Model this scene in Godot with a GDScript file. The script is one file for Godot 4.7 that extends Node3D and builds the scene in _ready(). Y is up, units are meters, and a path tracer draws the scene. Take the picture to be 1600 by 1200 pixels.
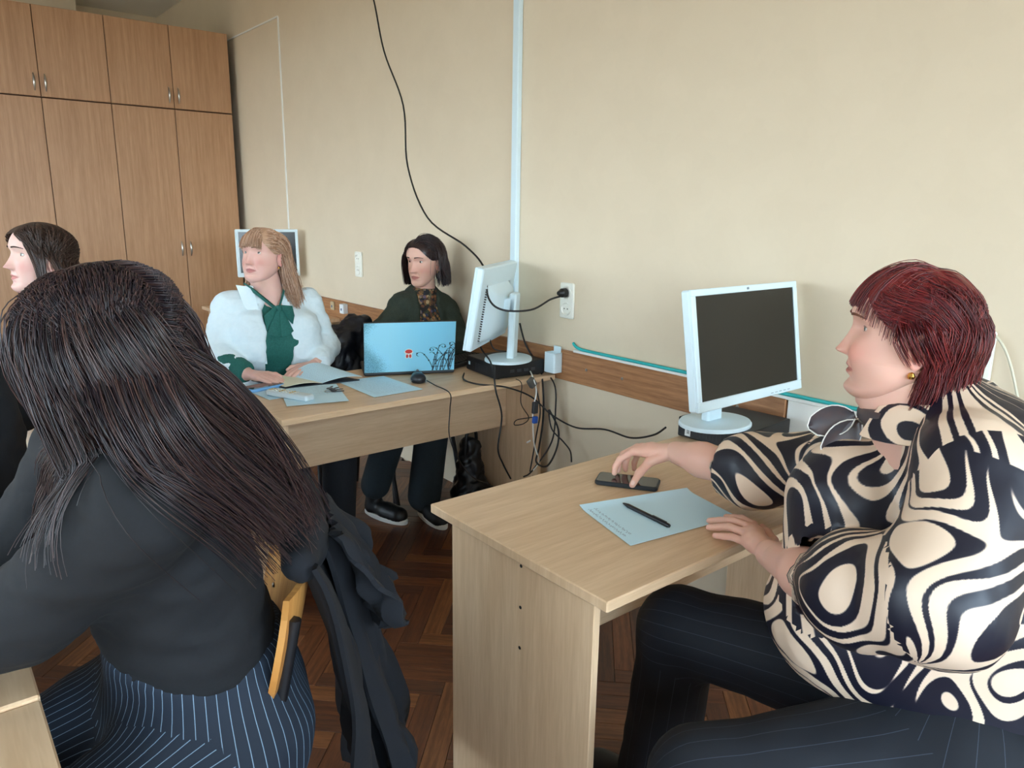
extends Node3D
# A classroom with desks along a cream wall; five people in view and a sixth at the edge.
# World axes: +X towards the long wall, -Z towards the wardrobes, y up, metres.

class MB:
	var v := PackedVector3Array()
	var n := PackedVector3Array()
	var uv := PackedVector2Array()
	var c := PackedColorArray()
	var i := PackedInt32Array()
	var col := Color(1, 1, 1)
	var off := Vector2.ZERO

	func vt(p: Vector3, nn: Vector3, u: Vector2 = Vector2.ZERO) -> int:
		v.push_back(p); n.push_back(nn); uv.push_back(u); c.push_back(col)
		return v.size() - 1

	func tri(a: int, b: int, d: int) -> void:
		# order so that the front is clockwise seen from the side of the normals
		var g := (v[b] - v[a]).cross(v[d] - v[a])
		if g.dot(n[a] + n[b] + n[d]) > 0.0:
			i.push_back(a); i.push_back(d); i.push_back(b)
		else:
			i.push_back(a); i.push_back(b); i.push_back(d)

	func quad(a: int, b: int, d: int, e: int) -> void:
		tri(a, b, d); tri(a, d, e)

	func flat(p0: Vector3, p1: Vector3, p2: Vector3, p3: Vector3, nn: Vector3, u0 := Vector2(0, 0), u1 := Vector2(1, 0), u2 := Vector2(1, 1), u3 := Vector2(0, 1)) -> void:
		quad(vt(p0, nn, u0), vt(p1, nn, u1), vt(p2, nn, u2), vt(p3, nn, u3))

	# chamfered box; g is the grain axis (0, 1, 2), uv in metres with v along the grain
	func box(ce: Vector3, size: Vector3, b := Basis.IDENTITY, ch := 0.002, g := 1) -> void:
		var hf := size * 0.5
		var cc: float = min(ch, min(hf.x, min(hf.y, hf.z)) * 0.49)
		var pt := func(s: Vector3, ax: int) -> Vector3:
			var q := Vector3(s.x * (hf.x - cc), s.y * (hf.y - cc), s.z * (hf.z - cc))
			q[ax] = s[ax] * hf[ax]
			return q
		var add := func(q: Vector3, nn: Vector3, ax: int) -> int:
			var u: Vector2
			if g == 0:
				u = Vector2(q.z if ax != 2 else q.y, q.x)
				if ax == 0: u = Vector2(q.z, q.y)
			elif g == 1:
				u = Vector2(q.x if ax != 0 else q.z, q.y)
				if ax == 1: u = Vector2(q.x, q.z)
			else:
				u = Vector2(q.x if ax != 0 else q.y, q.z)
				if ax == 2: u = Vector2(q.x, q.y)
			return vt(ce + b * q, b * nn, u + off)
		for ax in 3:
			var a1 := (ax + 1) % 3
			var a2 := (ax + 2) % 3
			for s in [-1.0, 1.0]:
				var nn := Vector3.ZERO
				nn[ax] = s
				var ids := []
				for t in [[-1.0, -1.0], [1.0, -1.0], [1.0, 1.0], [-1.0, 1.0]]:
					var sg := Vector3.ZERO
					sg[ax] = s; sg[a1] = t[0]; sg[a2] = t[1]
					ids.push_back(add.call(pt.call(sg, ax), nn, ax))
				quad(ids[0], ids[1], ids[2], ids[3])
		if cc < 0.0003: return
		for ax in 3:   # the twelve edges, along ax
			var a1 := (ax + 1) % 3
			var a2 := (ax + 2) % 3
			for s1 in [-1.0, 1.0]:
				for s2 in [-1.0, 1.0]:
					var sa := Vector3.ZERO
					sa[ax] = -1.0; sa[a1] = s1; sa[a2] = s2
					var sb := sa
					sb[ax] = 1.0
					var n1 := Vector3.ZERO
					n1[a1] = s1
					var n2 := Vector3.ZERO
					n2[a2] = s2
					var nm := (n1 + n2).normalized()
					quad(add.call(pt.call(sa, a1), nm, a1), add.call(pt.call(sb, a1), nm, a1), add.call(pt.call(sb, a2), nm, a1), add.call(pt.call(sa, a2), nm, a1))
		for sx in [-1.0, 1.0]:
			for sy in [-1.0, 1.0]:
				for sz in [-1.0, 1.0]:
					var s := Vector3(sx, sy, sz)
					var nm := s.normalized()
					tri(add.call(pt.call(s, 0), nm, 0), add.call(pt.call(s, 1), nm, 0), add.call(pt.call(s, 2), nm, 0))

	# swept tube; r is a float or an array of radii
	func tube(pts: Array, r, sides := 8, caps := true) -> void:
		var m := pts.size()
		var t0: Vector3 = (pts[1] - pts[0]).normalized()
		var up := Vector3.UP if abs(t0.y) < 0.9 else Vector3.RIGHT
		var x := t0.cross(up).normalized()
		var base := v.size()
		var acc := 0.0
		for k in m:
			var t: Vector3
			if k == 0: t = t0
			elif k == m - 1: t = (pts[k] - pts[k - 1]).normalized()
			else: t = (pts[k + 1] - pts[k - 1]).normalized()
			x = (x - t * x.dot(t)).normalized()
			var y := t.cross(x)
			var rr: float = r[k] if r is Array else r
			if k > 0: acc += (pts[k] - pts[k - 1]).length()
			for s in sides:
				var a := TAU * s / sides
				var d := x * cos(a) + y * sin(a)
				vt(pts[k] + d * rr, d, Vector2(float(s) / sides, acc))
		for k in m - 1:
			for s in sides:
				var s2 := (s + 1) % sides
				quad(base + k * sides + s, base + k * sides + s2, base + (k + 1) * sides + s2, base + (k + 1) * sides + s)
		if caps:
			for e in [0, m - 1]:
				var nn: Vector3 = -t0 if e == 0 else (pts[m - 1] - pts[m - 2]).normalized()
				var cidx := vt(pts[e], nn)
				var ring := []
				for s in sides: ring.push_back(vt(v[base + e * sides + s], nn))
				for s in sides: tri(cidx, ring[s], ring[(s + 1) % sides])

	# lathe around local y of tr; prof is an array of Vector2(radius, height)
	func lathe(prof: Array, tr: Transform3D, segs := 24, sx := 1.0, sz := 1.0) -> void:
		for k in prof.size() - 1:
			var p0: Vector2 = prof[k]
			var p1: Vector2 = prof[k + 1]
			var d := p1 - p0
			if d.length() < 1e-6: continue
			var nr := Vector2(d.y, -d.x).normalized()
			var base := v.size()
			for s in segs + 1:
				var a := TAU * s / segs
				var ca := cos(a)
				var sa := sin(a)
				var nn := (tr.basis * Vector3(nr.x * ca / sx, nr.y, nr.x * sa / sz)).normalized()
				vt(tr * Vector3(p0.x * ca * sx, p0.y, p0.x * sa * sz), nn, Vector2(float(s) / segs, p0.y))
				vt(tr * Vector3(p1.x * ca * sx, p1.y, p1.x * sa * sz), nn, Vector2(float(s) / segs, p1.y))
			for s in segs:
				quad(base + s * 2, base + s * 2 + 1, base + s * 2 + 3, base + s * 2 + 2)

	# extruded outline (xy plane of tr, thickness along z from 0 to t), bevelled edge
	func slab(outl: PackedVector2Array, t: float, tr: Transform3D, bev := 0.001) -> void:
		var o2 := outl
		if Geometry2D.is_polygon_clockwise(o2): o2.reverse()
		var m := o2.size()
		var ins := PackedVector2Array()
		for k in m:
			var e0 := (o2[k] - o2[(k + m - 1) % m]).normalized()
			var e1 := (o2[(k + 1) % m] - o2[k]).normalized()
			var nn := (Vector2(-e0.y, e0.x) + Vector2(-e1.y, e1.x))
			nn = nn.normalized() / max(0.4, sqrt((1.0 + e0.dot(e1)) * 0.5))
			ins.push_back(o2[k] + nn * bev)
		var tris := Geometry2D.triangulate_polygon(ins)
		for side in 2:
			var z := t if side == 1 else 0.0
			var nn := tr.basis.z.normalized() * (1.0 if side == 1 else -1.0)
			var ids := []
			for q in ins: ids.push_back(vt(tr * Vector3(q.x, q.y, z), nn, q))
			for k in range(0, tris.size(), 3): tri(ids[tris[k]], ids[tris[k + 1]], ids[tris[k + 2]])
		for k in m:
			var k2 := (k + 1) % m
			var e := (o2[k2] - o2[k]).normalized()
			var on := (tr.basis * Vector3(e.y, -e.x, 0)).normalized()
			var zn := tr.basis.z.normalized()
			flat(tr * Vector3(o2[k].x, o2[k].y, bev), tr * Vector3(o2[k2].x, o2[k2].y, bev), tr * Vector3(o2[k2].x, o2[k2].y, t - bev), tr * Vector3(o2[k].x, o2[k].y, t - bev), on, o2[k], o2[k2], o2[k2] + Vector2(0, t), o2[k] + Vector2(0, t))
			for side in 2:
				var z := t if side == 1 else 0.0
				var zz := t - bev if side == 1 else bev
				var nb := (on + zn * (1.0 if side == 1 else -1.0)).normalized()
				flat(tr * Vector3(ins[k].x, ins[k].y, z), tr * Vector3(ins[k2].x, ins[k2].y, z), tr * Vector3(o2[k2].x, o2[k2].y, zz), tr * Vector3(o2[k].x, o2[k].y, zz), nb, ins[k], ins[k2], o2[k2], o2[k])

	# sheet from rows of points, with thickness t (t = 0: one surface); uv runs in metres along rows and columns
	func sheet(rows: Array, t := 0.0) -> void:
		var nr := rows.size()
		var nc: int = rows[0].size()
		var nrm := []
		for r in nr:
			var rn := []
			for q in nc:
				var du: Vector3 = rows[r][min(q + 1, nc - 1)] - rows[r][max(q - 1, 0)]
				var dv: Vector3 = rows[min(r + 1, nr - 1)][q] - rows[max(r - 1, 0)][q]
				rn.push_back(dv.cross(du).normalized())
			nrm.push_back(rn)
		var us := [0.0]
		for q in range(1, nc): us.push_back(us[q - 1] + (rows[nr / 2][q] - rows[nr / 2][q - 1]).length())
		var vs := [0.0]
		for r in range(1, nr): vs.push_back(vs[r - 1] + (rows[r][nc / 2] - rows[r - 1][nc / 2]).length())
		var bases := []
		for side in (2 if t > 0.0 else 1):
			var sg := 1.0 if side == 0 else -1.0
			var base := v.size()
			bases.push_back(base)
			for r in nr:
				for q in nc:
					vt(rows[r][q] + nrm[r][q] * (t * 0.5 * sg), nrm[r][q] * sg, Vector2(us[q], vs[r]) + off)
			for r in nr - 1:
				for q in nc - 1:
					var a := base + r * nc + q
					quad(a, a + 1, a + nc + 1, a + nc)
		if t > 0.0:
			var loop := []
			for q in nc: loop.push_back(q)
			for r in range(1, nr): loop.push_back(r * nc + nc - 1)
			for q in range(nc - 2, -1, -1): loop.push_back((nr - 1) * nc + q)
			for r in range(nr - 2, 0, -1): loop.push_back(r * nc)
			var cen := Vector3.ZERO
			for l in loop: cen += v[bases[0] + l]
			cen /= loop.size()
			for k in loop.size():
				var l0: int = loop[k]
				var l1: int = loop[(k + 1) % loop.size()]
				var p0 := v[bases[0] + l0]
				var p1 := v[bases[0] + l1]
				var on := (p1 - p0).cross(n[bases[0] + l0]).normalized()
				if on.dot((p0 + p1) * 0.5 - cen) < 0.0: on = -on
				flat(p0, p1, v[bases[1] + l1], v[bases[1] + l0], on, uv[bases[0] + l0], uv[bases[0] + l1], uv[bases[0] + l1], uv[bases[0] + l0])

	# recompute smooth normals for vertices from index v0 and triangles from index i0
	func smooth(v0: int, i0: int) -> void:
		var acc := PackedVector3Array()
		acc.resize(v.size() - v0)
		for k in range(i0, i.size(), 3):
			var a := i[k]
			var b := i[k + 1]
			var d := i[k + 2]
			var g := (v[d] - v[a]).cross(v[b] - v[a])
			acc[a - v0] += g; acc[b - v0] += g; acc[d - v0] += g
		for k in acc.size():
			if acc[k].length_squared() > 1e-20: n[v0 + k] = acc[k].normalized()

# signed distance grid meshed as surface nets
class SF:
	var o: Vector3
	var h: float
	var nx: int
	var ny: int
	var nz: int
	var d := PackedFloat32Array()

	func _init(lo: Vector3, hi: Vector3, cell: float) -> void:
		o = lo; h = cell
		nx = int((hi.x - lo.x) / h) + 2
		ny = int((hi.y - lo.y) / h) + 2
		nz = int((hi.z - lo.z) / h) + 2
		d.resize(nx * ny * nz)
		d.fill(1.0)

	# tapered capsule a-b; fn, fs flatten it along fn by the factor fs (fs > 1 thinner); sub carves
	func cap(a: Vector3, b: Vector3, ra: float, rb: float, k := 0.03, fn := Vector3.ZERO, fs := 1.0, sub := false) -> void:
		var mr: float = max(ra, rb) / min(1.0, fs) + max(k, 3.0 * h)
		var x0: int = max(0, int((min(a.x, b.x) - mr - o.x) / h))
		var x1: int = min(nx - 1, int((max(a.x, b.x) + mr - o.x) / h) + 1)
		var y0: int = max(0, int((min(a.y, b.y) - mr - o.y) / h))
		var y1: int = min(ny - 1, int((max(a.y, b.y) + mr - o.y) / h) + 1)
		var z0: int = max(0, int((min(a.z, b.z) - mr - o.z) / h))
		var z1: int = min(nz - 1, int((max(a.z, b.z) + mr - o.z) / h) + 1)
		var fl := fn.length_squared() > 0.0
		var f1 := fs - 1.0
		var ba := b - a
		if fl: ba += fn * (ba.dot(fn) * f1)
		var bb: float = max(ba.dot(ba), 1e-9)
		var dr := rb - ra
		for z in range(z0, z1 + 1):
			var pz := o.z + z * h - a.z
			for y in range(y0, y1 + 1):
				var py := o.y + y * h - a.y
				var row := (z * ny + y) * nx
				for x in range(x0, x1 + 1):
					var q := Vector3(o.x + x * h - a.x, py, pz)
					if fl: q += fn * (q.dot(fn) * f1)
					var t: float = clampf(q.dot(ba) / bb, 0.0, 1.0)
					var e: float = (q - ba * t).length() - ra - dr * t
					var w: float = d[row + x]
					if sub:
						e = -e
						var g2: float = k - absf(e - w)
						if g2 > 0.0: d[row + x] = maxf(e, w) + g2 * g2 / (4.0 * k)
						elif e > w: d[row + x] = e
					else:
						var g: float = k - absf(e - w)
						if g > 0.0: d[row + x] = minf(e, w) - g * g / (4.0 * k)
						elif e < w: d[row + x] = e

	func chain(pts: Array, rs: Array, k := 0.02, fn := Vector3.ZERO, fs := 1.0) -> void:
		for q in pts.size() - 1: cap(pts[q], pts[q + 1], rs[q], rs[q + 1], k, fn, fs)

	# keep only the side of the plane that nn points away from, within rad of p0
	func cut(p0: Vector3, nn: Vector3, rad: float) -> void:
		for z in nz:
			var pz := o.z + z * h - p0.z
			if absf(pz) > rad: continue
			for y in ny:
				var py := o.y + y * h - p0.y
				if absf(py) > rad: continue
				var row := (z * ny + y) * nx
				for x in nx:
					var q := Vector3(o.x + x * h - p0.x, py, pz)
					if q.length_squared() < rad * rad:
						var e := q.dot(nn)
						if e > d[row + x]: d[row + x] = e

	# append the surface to mb; noise displaces along the normal by amp
	func mesh(mb: MB, noise: FastNoiseLite = null, amp := 0.0, stretch := Vector3.ONE) -> void:
		var ids := PackedInt32Array()
		ids.resize(nx * ny * nz)
		ids.fill(-1)
		var v0 := mb.v.size()
		var i0 := mb.i.size()
		var sy := nx
		var sz := nx * ny
		var lim := 5.0 * h
		for z in nz - 1:
			for y in ny - 1:
				var row := (z * ny + y) * nx
				for x in nx - 1:
					var q := row + x
					var a0: float = d[q]
					if a0 > lim or a0 < -lim: continue
					var a1: float = d[q + 1]
					var a2: float = d[q + sy]
					var a3: float = d[q + sy + 1]
					var a4: float = d[q + sz]
					var a5: float = d[q + sz + 1]
					var a6: float = d[q + sz + sy]
					var a7: float = d[q + sz + sy + 1]
					var m := int(a0 < 0.0) + int(a1 < 0.0) + int(a2 < 0.0) + int(a3 < 0.0) + int(a4 < 0.0) + int(a5 < 0.0) + int(a6 < 0.0) + int(a7 < 0.0)
					if m == 0 or m == 8: continue
					var s := Vector3.ZERO
					var cnt := 0
					if (a0 < 0.0) != (a1 < 0.0): s += Vector3(a0 / (a0 - a1), 0, 0); cnt += 1
					if (a2 < 0.0) != (a3 < 0.0): s += Vector3(a2 / (a2 - a3), 1, 0); cnt += 1
					if (a4 < 0.0) != (a5 < 0.0): s += Vector3(a4 / (a4 - a5), 0, 1); cnt += 1
					if (a6 < 0.0) != (a7 < 0.0): s += Vector3(a6 / (a6 - a7), 1, 1); cnt += 1
					if (a0 < 0.0) != (a2 < 0.0): s += Vector3(0, a0 / (a0 - a2), 0); cnt += 1
					if (a1 < 0.0) != (a3 < 0.0): s += Vector3(1, a1 / (a1 - a3), 0); cnt += 1
					if (a4 < 0.0) != (a6 < 0.0): s += Vector3(0, a4 / (a4 - a6), 1); cnt += 1
					if (a5 < 0.0) != (a7 < 0.0): s += Vector3(1, a5 / (a5 - a7), 1); cnt += 1
					if (a0 < 0.0) != (a4 < 0.0): s += Vector3(0, 0, a0 / (a0 - a4)); cnt += 1
					if (a1 < 0.0) != (a5 < 0.0): s += Vector3(1, 0, a1 / (a1 - a5)); cnt += 1
					if (a2 < 0.0) != (a6 < 0.0): s += Vector3(0, 1, a2 / (a2 - a6)); cnt += 1
					if (a3 < 0.0) != (a7 < 0.0): s += Vector3(1, 1, a3 / (a3 - a7)); cnt += 1
					s /= cnt
					var g := Vector3(a1 + a3 + a5 + a7 - a0 - a2 - a4 - a6, a2 + a3 + a6 + a7 - a0 - a1 - a4 - a5, a4 + a5 + a6 + a7 - a0 - a1 - a2 - a3)
					g = g.normalized()
					var p := o + (Vector3(x, y, z) + s) * h
					if noise != null:
						p += g * (noise.get_noise_3dv(p * stretch) * amp)
					ids[q] = mb.vt(p, g)
		for z in range(1, nz - 1):
			for y in range(1, ny - 1):
				var row := (z * ny + y) * nx
				for x in range(1, nx - 1):
					var q := row + x
					if ids[q] < 0: continue
					var a := d[q] < 0.0
					if a != (d[q + 1] < 0.0):
						_q4(mb, ids[q], ids[q - sy], ids[q - sy - sz], ids[q - sz], a)
					if a != (d[q + sy] < 0.0):
						_q4(mb, ids[q], ids[q - sz], ids[q - sz - 1], ids[q - 1], a)
					if a != (d[q + sz] < 0.0):
						_q4(mb, ids[q], ids[q - 1], ids[q - 1 - sy], ids[q - sy], a)
		if noise != null: mb.smooth(v0, i0)

	func _q4(mb: MB, a: int, b: int, e: int, f: int, flip: bool) -> void:
		if a < 0 or b < 0 or e < 0 or f < 0: return
		if flip:
			mb.i.append_array(PackedInt32Array([a, e, b, a, f, e]))
		else:
			mb.i.append_array(PackedInt32Array([a, b, e, a, e, f]))

var rng := RandomNumberGenerator.new()
var M := {}
var names := {}

func numbered(called: String) -> String:
	if not names.has(called):
		names[called] = 0
		return called
	names[called] += 1
	return "%s_%03d" % [called, names[called]]

func thing(called: String, label: String, category: String, at := Vector3.ZERO, turn := 0.0, group := "") -> Node3D:
	var o := Node3D.new()
	o.name = numbered(called)
	add_child(o)
	o.position = at
	o.rotation.y = turn
	tag(o, label, category, group)
	return o

func tag(o: Node, label: String, category: String, group := "") -> void:
	o.set_meta("label", label)
	o.set_meta("category", category)
	if group != "": o.set_meta("group", group)

func origin_of(nd: Node) -> Vector3:
	var s := Vector3.ZERO
	while nd != self and nd != null:
		s += (nd as Node3D).position
		nd = nd.get_parent()
	return s

# commit a mesh under a parent: "world" meshes have world coordinates and unturned parents
func part(mb: MB, called: String, m: Material, parent: Node = null, world := false) -> MeshInstance3D:
	var par: Node = self if parent == null else parent
	var o := MeshInstance3D.new()
	o.name = called if par != self else numbered(called)
	var arr := []
	arr.resize(Mesh.ARRAY_MAX)
	if world:
		var og := origin_of(par)
		for k in mb.v.size(): mb.v[k] -= og
	arr[Mesh.ARRAY_VERTEX] = mb.v
	arr[Mesh.ARRAY_NORMAL] = mb.n
	arr[Mesh.ARRAY_TEX_UV] = mb.uv
	arr[Mesh.ARRAY_COLOR] = mb.c
	arr[Mesh.ARRAY_INDEX] = mb.i
	var am := ArrayMesh.new()
	am.add_surface_from_arrays(Mesh.PRIMITIVE_TRIANGLES, arr)
	am.surface_set_material(0, m)
	o.mesh = am
	par.add_child(o, true)
	return o

func struct(mb: MB, called: String, m: Material) -> MeshInstance3D:
	var o := part(mb, called, m)
	o.set_meta("kind", "structure")
	return o

func rgb(r: float, g: float, b: float) -> Color:
	return Color(r / 255.0, g / 255.0, b / 255.0)

func lin(r: float, g: float, b: float) -> Color:
	return rgb(r, g, b).srgb_to_linear()

func mat(c: Color, rough := 0.6, metal := 0.0, spec := 0.5) -> StandardMaterial3D:
	var m := StandardMaterial3D.new()
	m.albedo_color = c
	m.roughness = rough
	m.metallic = metal
	m.metallic_specular = spec
	return m

func vmat(rough := 0.6, spec := 0.5) -> StandardMaterial3D:
	var m := mat(Color(1, 1, 1), rough, 0.0, spec)
	m.vertex_color_use_as_albedo = true
	return m

func noise(sd: int, f: float, oct := 3) -> FastNoiseLite:
	var q := FastNoiseLite.new()
	q.seed = sd
	q.noise_type = FastNoiseLite.TYPE_SIMPLEX_SMOOTH
	q.frequency = f
	q.fractal_octaves = oct
	return q

# wood: grain along v
func wood(base: Color, dark: Color, w: int, hgt: int, sd: int, streak: float, rough: float, sx: float, sy: float, contrast := 1.0) -> StandardMaterial3D:
	var img := Image.create(w, hgt, false, Image.FORMAT_RGB8)
	var n1 := noise(sd, 1.0, 4)
	var n2 := noise(sd + 7, 1.0, 2)
	for y in hgt:
		for x in w:
			# tile by folding
			var fx := float(x) / w
			var fy := float(y) / hgt
			var cx := cos(fx * TAU) * streak
			var sxx := sin(fx * TAU) * streak
			var yy: float = absf(fy - 0.5) * 2.0
			var a := n1.get_noise_3d(cx, sxx, yy * 1.6)
			var b := n2.get_noise_3d(cx * 6.0, sxx * 6.0, yy * 9.0)
			var t: float = clampf(0.5 + (a * 0.9 + b * 0.45) * contrast, 0.0, 1.0)
			img.set_pixel(x, y, base.lerp(dark, t))
	var m := mat(Color(1, 1, 1), rough)
	m.albedo_texture = ImageTexture.create_from_image(img)
	m.uv1_scale = Vector3(1.0 / sx, 1.0 / sy, 1)
	return m

func cr(pts: Array, per := 6) -> Array:
	var out := []
	var m := pts.size()
	for k in m - 1:
		var p0 = pts[max(k - 1, 0)]
		var p1 = pts[k]
		var p2 = pts[k + 1]
		var p3 = pts[min(k + 2, m - 1)]
		for s in per:
			var t := float(s) / per
			out.push_back(0.5 * (2.0 * p1 + (p2 - p0) * t + (2.0 * p0 - 5.0 * p1 + 4.0 * p2 - p3) * t * t + (3.0 * p1 - p0 - 3.0 * p2 + p3) * t * t * t))
	out.push_back(pts[m - 1])
	return out

func rrect(w: float, hgt: float, r: float, k := 4) -> PackedVector2Array:
	var out := PackedVector2Array()
	for q in 4:
		var cx: float = (w * 0.5 - r) * (1.0 if q == 0 or q == 3 else -1.0)
		var cy: float = (hgt * 0.5 - r) * (1.0 if q < 2 else -1.0)
		for s in k + 1:
			var a: float = PI * 0.5 * (q + float(s) / k)
			out.push_back(Vector2(cx + cos(a) * r, cy + sin(a) * r))
	return out

func T(p: Vector3, fwd: Vector3, up := Vector3.UP) -> Transform3D:
	# local +z points along fwd
	var z := fwd.normalized()
	var x := up.cross(z).normalized()
	return Transform3D(Basis(x, z.cross(x), z), p)

# ---- camera model: turns a pixel of the 1600x1200 frame into a direction; the distance comes from a plane the thing touches
const FPX := 1165.86
const EYE := Vector3(0, 1.44, 0)
var cam_r: Vector3
var cam_u: Vector3
var cam_f: Vector3

func cam_axes() -> void:
	var yaw := deg_to_rad(39.2328)
	var pitch := deg_to_rad(13.0941)
	var roll := deg_to_rad(0.8366)
	cam_f = Vector3(sin(yaw) * cos(pitch), -sin(pitch), -cos(yaw) * cos(pitch))
	var r := Vector3(cos(yaw), 0, sin(yaw))
	var u := r.cross(cam_f)
	cam_r = r * cos(roll) + u * sin(roll)
	cam_u = u * cos(roll) - r * sin(roll)

# the point where the ray through pixel (px, py) meets the plane axis = val (0 x, 1 y, 2 z)
func at(px: float, py: float, axis: int, val: float) -> Vector3:
	var dr := cam_r * ((px - 800.0) / FPX) - cam_u * ((py - 600.0) / FPX) + cam_f
	return EYE + dr * ((val - EYE[axis]) / dr[axis])

func _ready() -> void:
	rng.seed = 11
	cam_axes()
	var cam := Camera3D.new()
	cam.name = "camera"
	add_child(cam)
	cam.transform = Transform3D(Basis(cam_r, cam_u, -cam_f), EYE)
	cam.fov = rad_to_deg(2.0 * atan(600.0 / FPX))
	cam.near = 0.05
	cam.current = true
	# an overcast, slightly cool sky seen through the windows behind the camera
	var sm := ProceduralSkyMaterial.new()
	sm.sky_top_color = rgb(188, 216, 240)
	sm.sky_horizon_color = rgb(224, 240, 250)
	sm.ground_bottom_color = rgb(112, 112, 106)
	sm.ground_horizon_color = rgb(150, 152, 148)
	sm.sky_energy_multiplier = 1.0
	sm.ground_energy_multiplier = 1.0
	var sky := Sky.new()
	sky.sky_material = sm
	var env := Environment.new()
	env.background_mode = Environment.BG_SKY
	env.sky = sky
	env.background_energy_multiplier = 19.5
	env.tonemap_mode = Environment.TONE_MAPPER_LINEAR
	env.tonemap_exposure = 1.0
	env.sdfgi_enabled = true
	env.ssao_enabled = true
	env.ssil_enabled = true
	var we := WorldEnvironment.new()
	we.name = "world_environment"
	we.environment = env
	add_child(we)
	make_materials()
	build_room()
	build_furniture()
	build_small_things()
	build_people()

func make_materials() -> void:
	M.desk = wood(rgb(222, 190, 154), rgb(206, 171, 134), 256, 512, 3, 2.6, 0.42, 0.5, 1.6, 0.9)
	M.desk_panel = M.desk
	M.desk_edge = mat(rgb(222, 196, 160), 0.45)
	M.oak = wood(rgb(192, 150, 113), rgb(169, 126, 90), 256, 512, 9, 4.0, 0.45, 0.6, 1.9, 0.8)
	M.oak_dark = mat(rgb(92, 62, 42), 0.6)
	M.rail = wood(rgb(176, 126, 84), rgb(138, 92, 58), 128, 512, 15, 2.5, 0.5, 0.25, 1.4)
	M.ply = wood(rgb(214, 160, 92), rgb(184, 124, 62), 256, 512, 21, 3.0, 0.32, 0.4, 1.2, 0.8)
	M.ply_edge = mat(rgb(226, 190, 134), 0.5)
	M.black_metal = mat(rgb(18, 20, 24), 0.35, 0.0, 0.6)
	M.white = mat(rgb(214, 232, 238), 0.4)
	M.white_soft = mat(rgb(232, 232, 226), 0.55)
	M.socket = mat(rgb(236, 234, 222), 0.35)
	M.hole = mat(rgb(60, 58, 54), 0.7)
	M.black = mat(rgb(16, 16, 18), 0.45)
	M.cable = mat(rgb(14, 14, 16), 0.45)
	M.screen = mat(rgb(22, 22, 20), 0.22)
	M.steel = mat(rgb(176, 172, 164), 0.28, 1.0)
	M.teal = mat(rgb(42, 176, 176), 0.4)
	# painted plaster: slight mottling
	var wi := Image.create(256, 256, false, Image.FORMAT_RGB8)
	var wn := noise(31, 0.02, 4)
	var si := wn.get_seamless_image(256, 256)
	for y in 256:
		for x in 256:
			var t := si.get_pixel(x, y).r
			wi.set_pixel(x, y, rgb(222, 205, 178).lerp(rgb(218, 201, 174), t))
	M.wall = mat(Color(1, 1, 1), 0.75)
	M.wall.albedo_texture = ImageTexture.create_from_image(wi)
	M.wall.uv1_triplanar = true
	M.wall.uv1_world_triplanar = true
	M.wall.uv1_scale = Vector3.ONE * 0.7
	M.coat = cloth(rgb(10, 13, 20), rgb(16, 20, 28), 9.0, 0.9)
	M.ceiling = mat(rgb(236, 234, 226), 0.8)
	M.gap = mat(rgb(30, 22, 18), 0.9)

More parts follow.
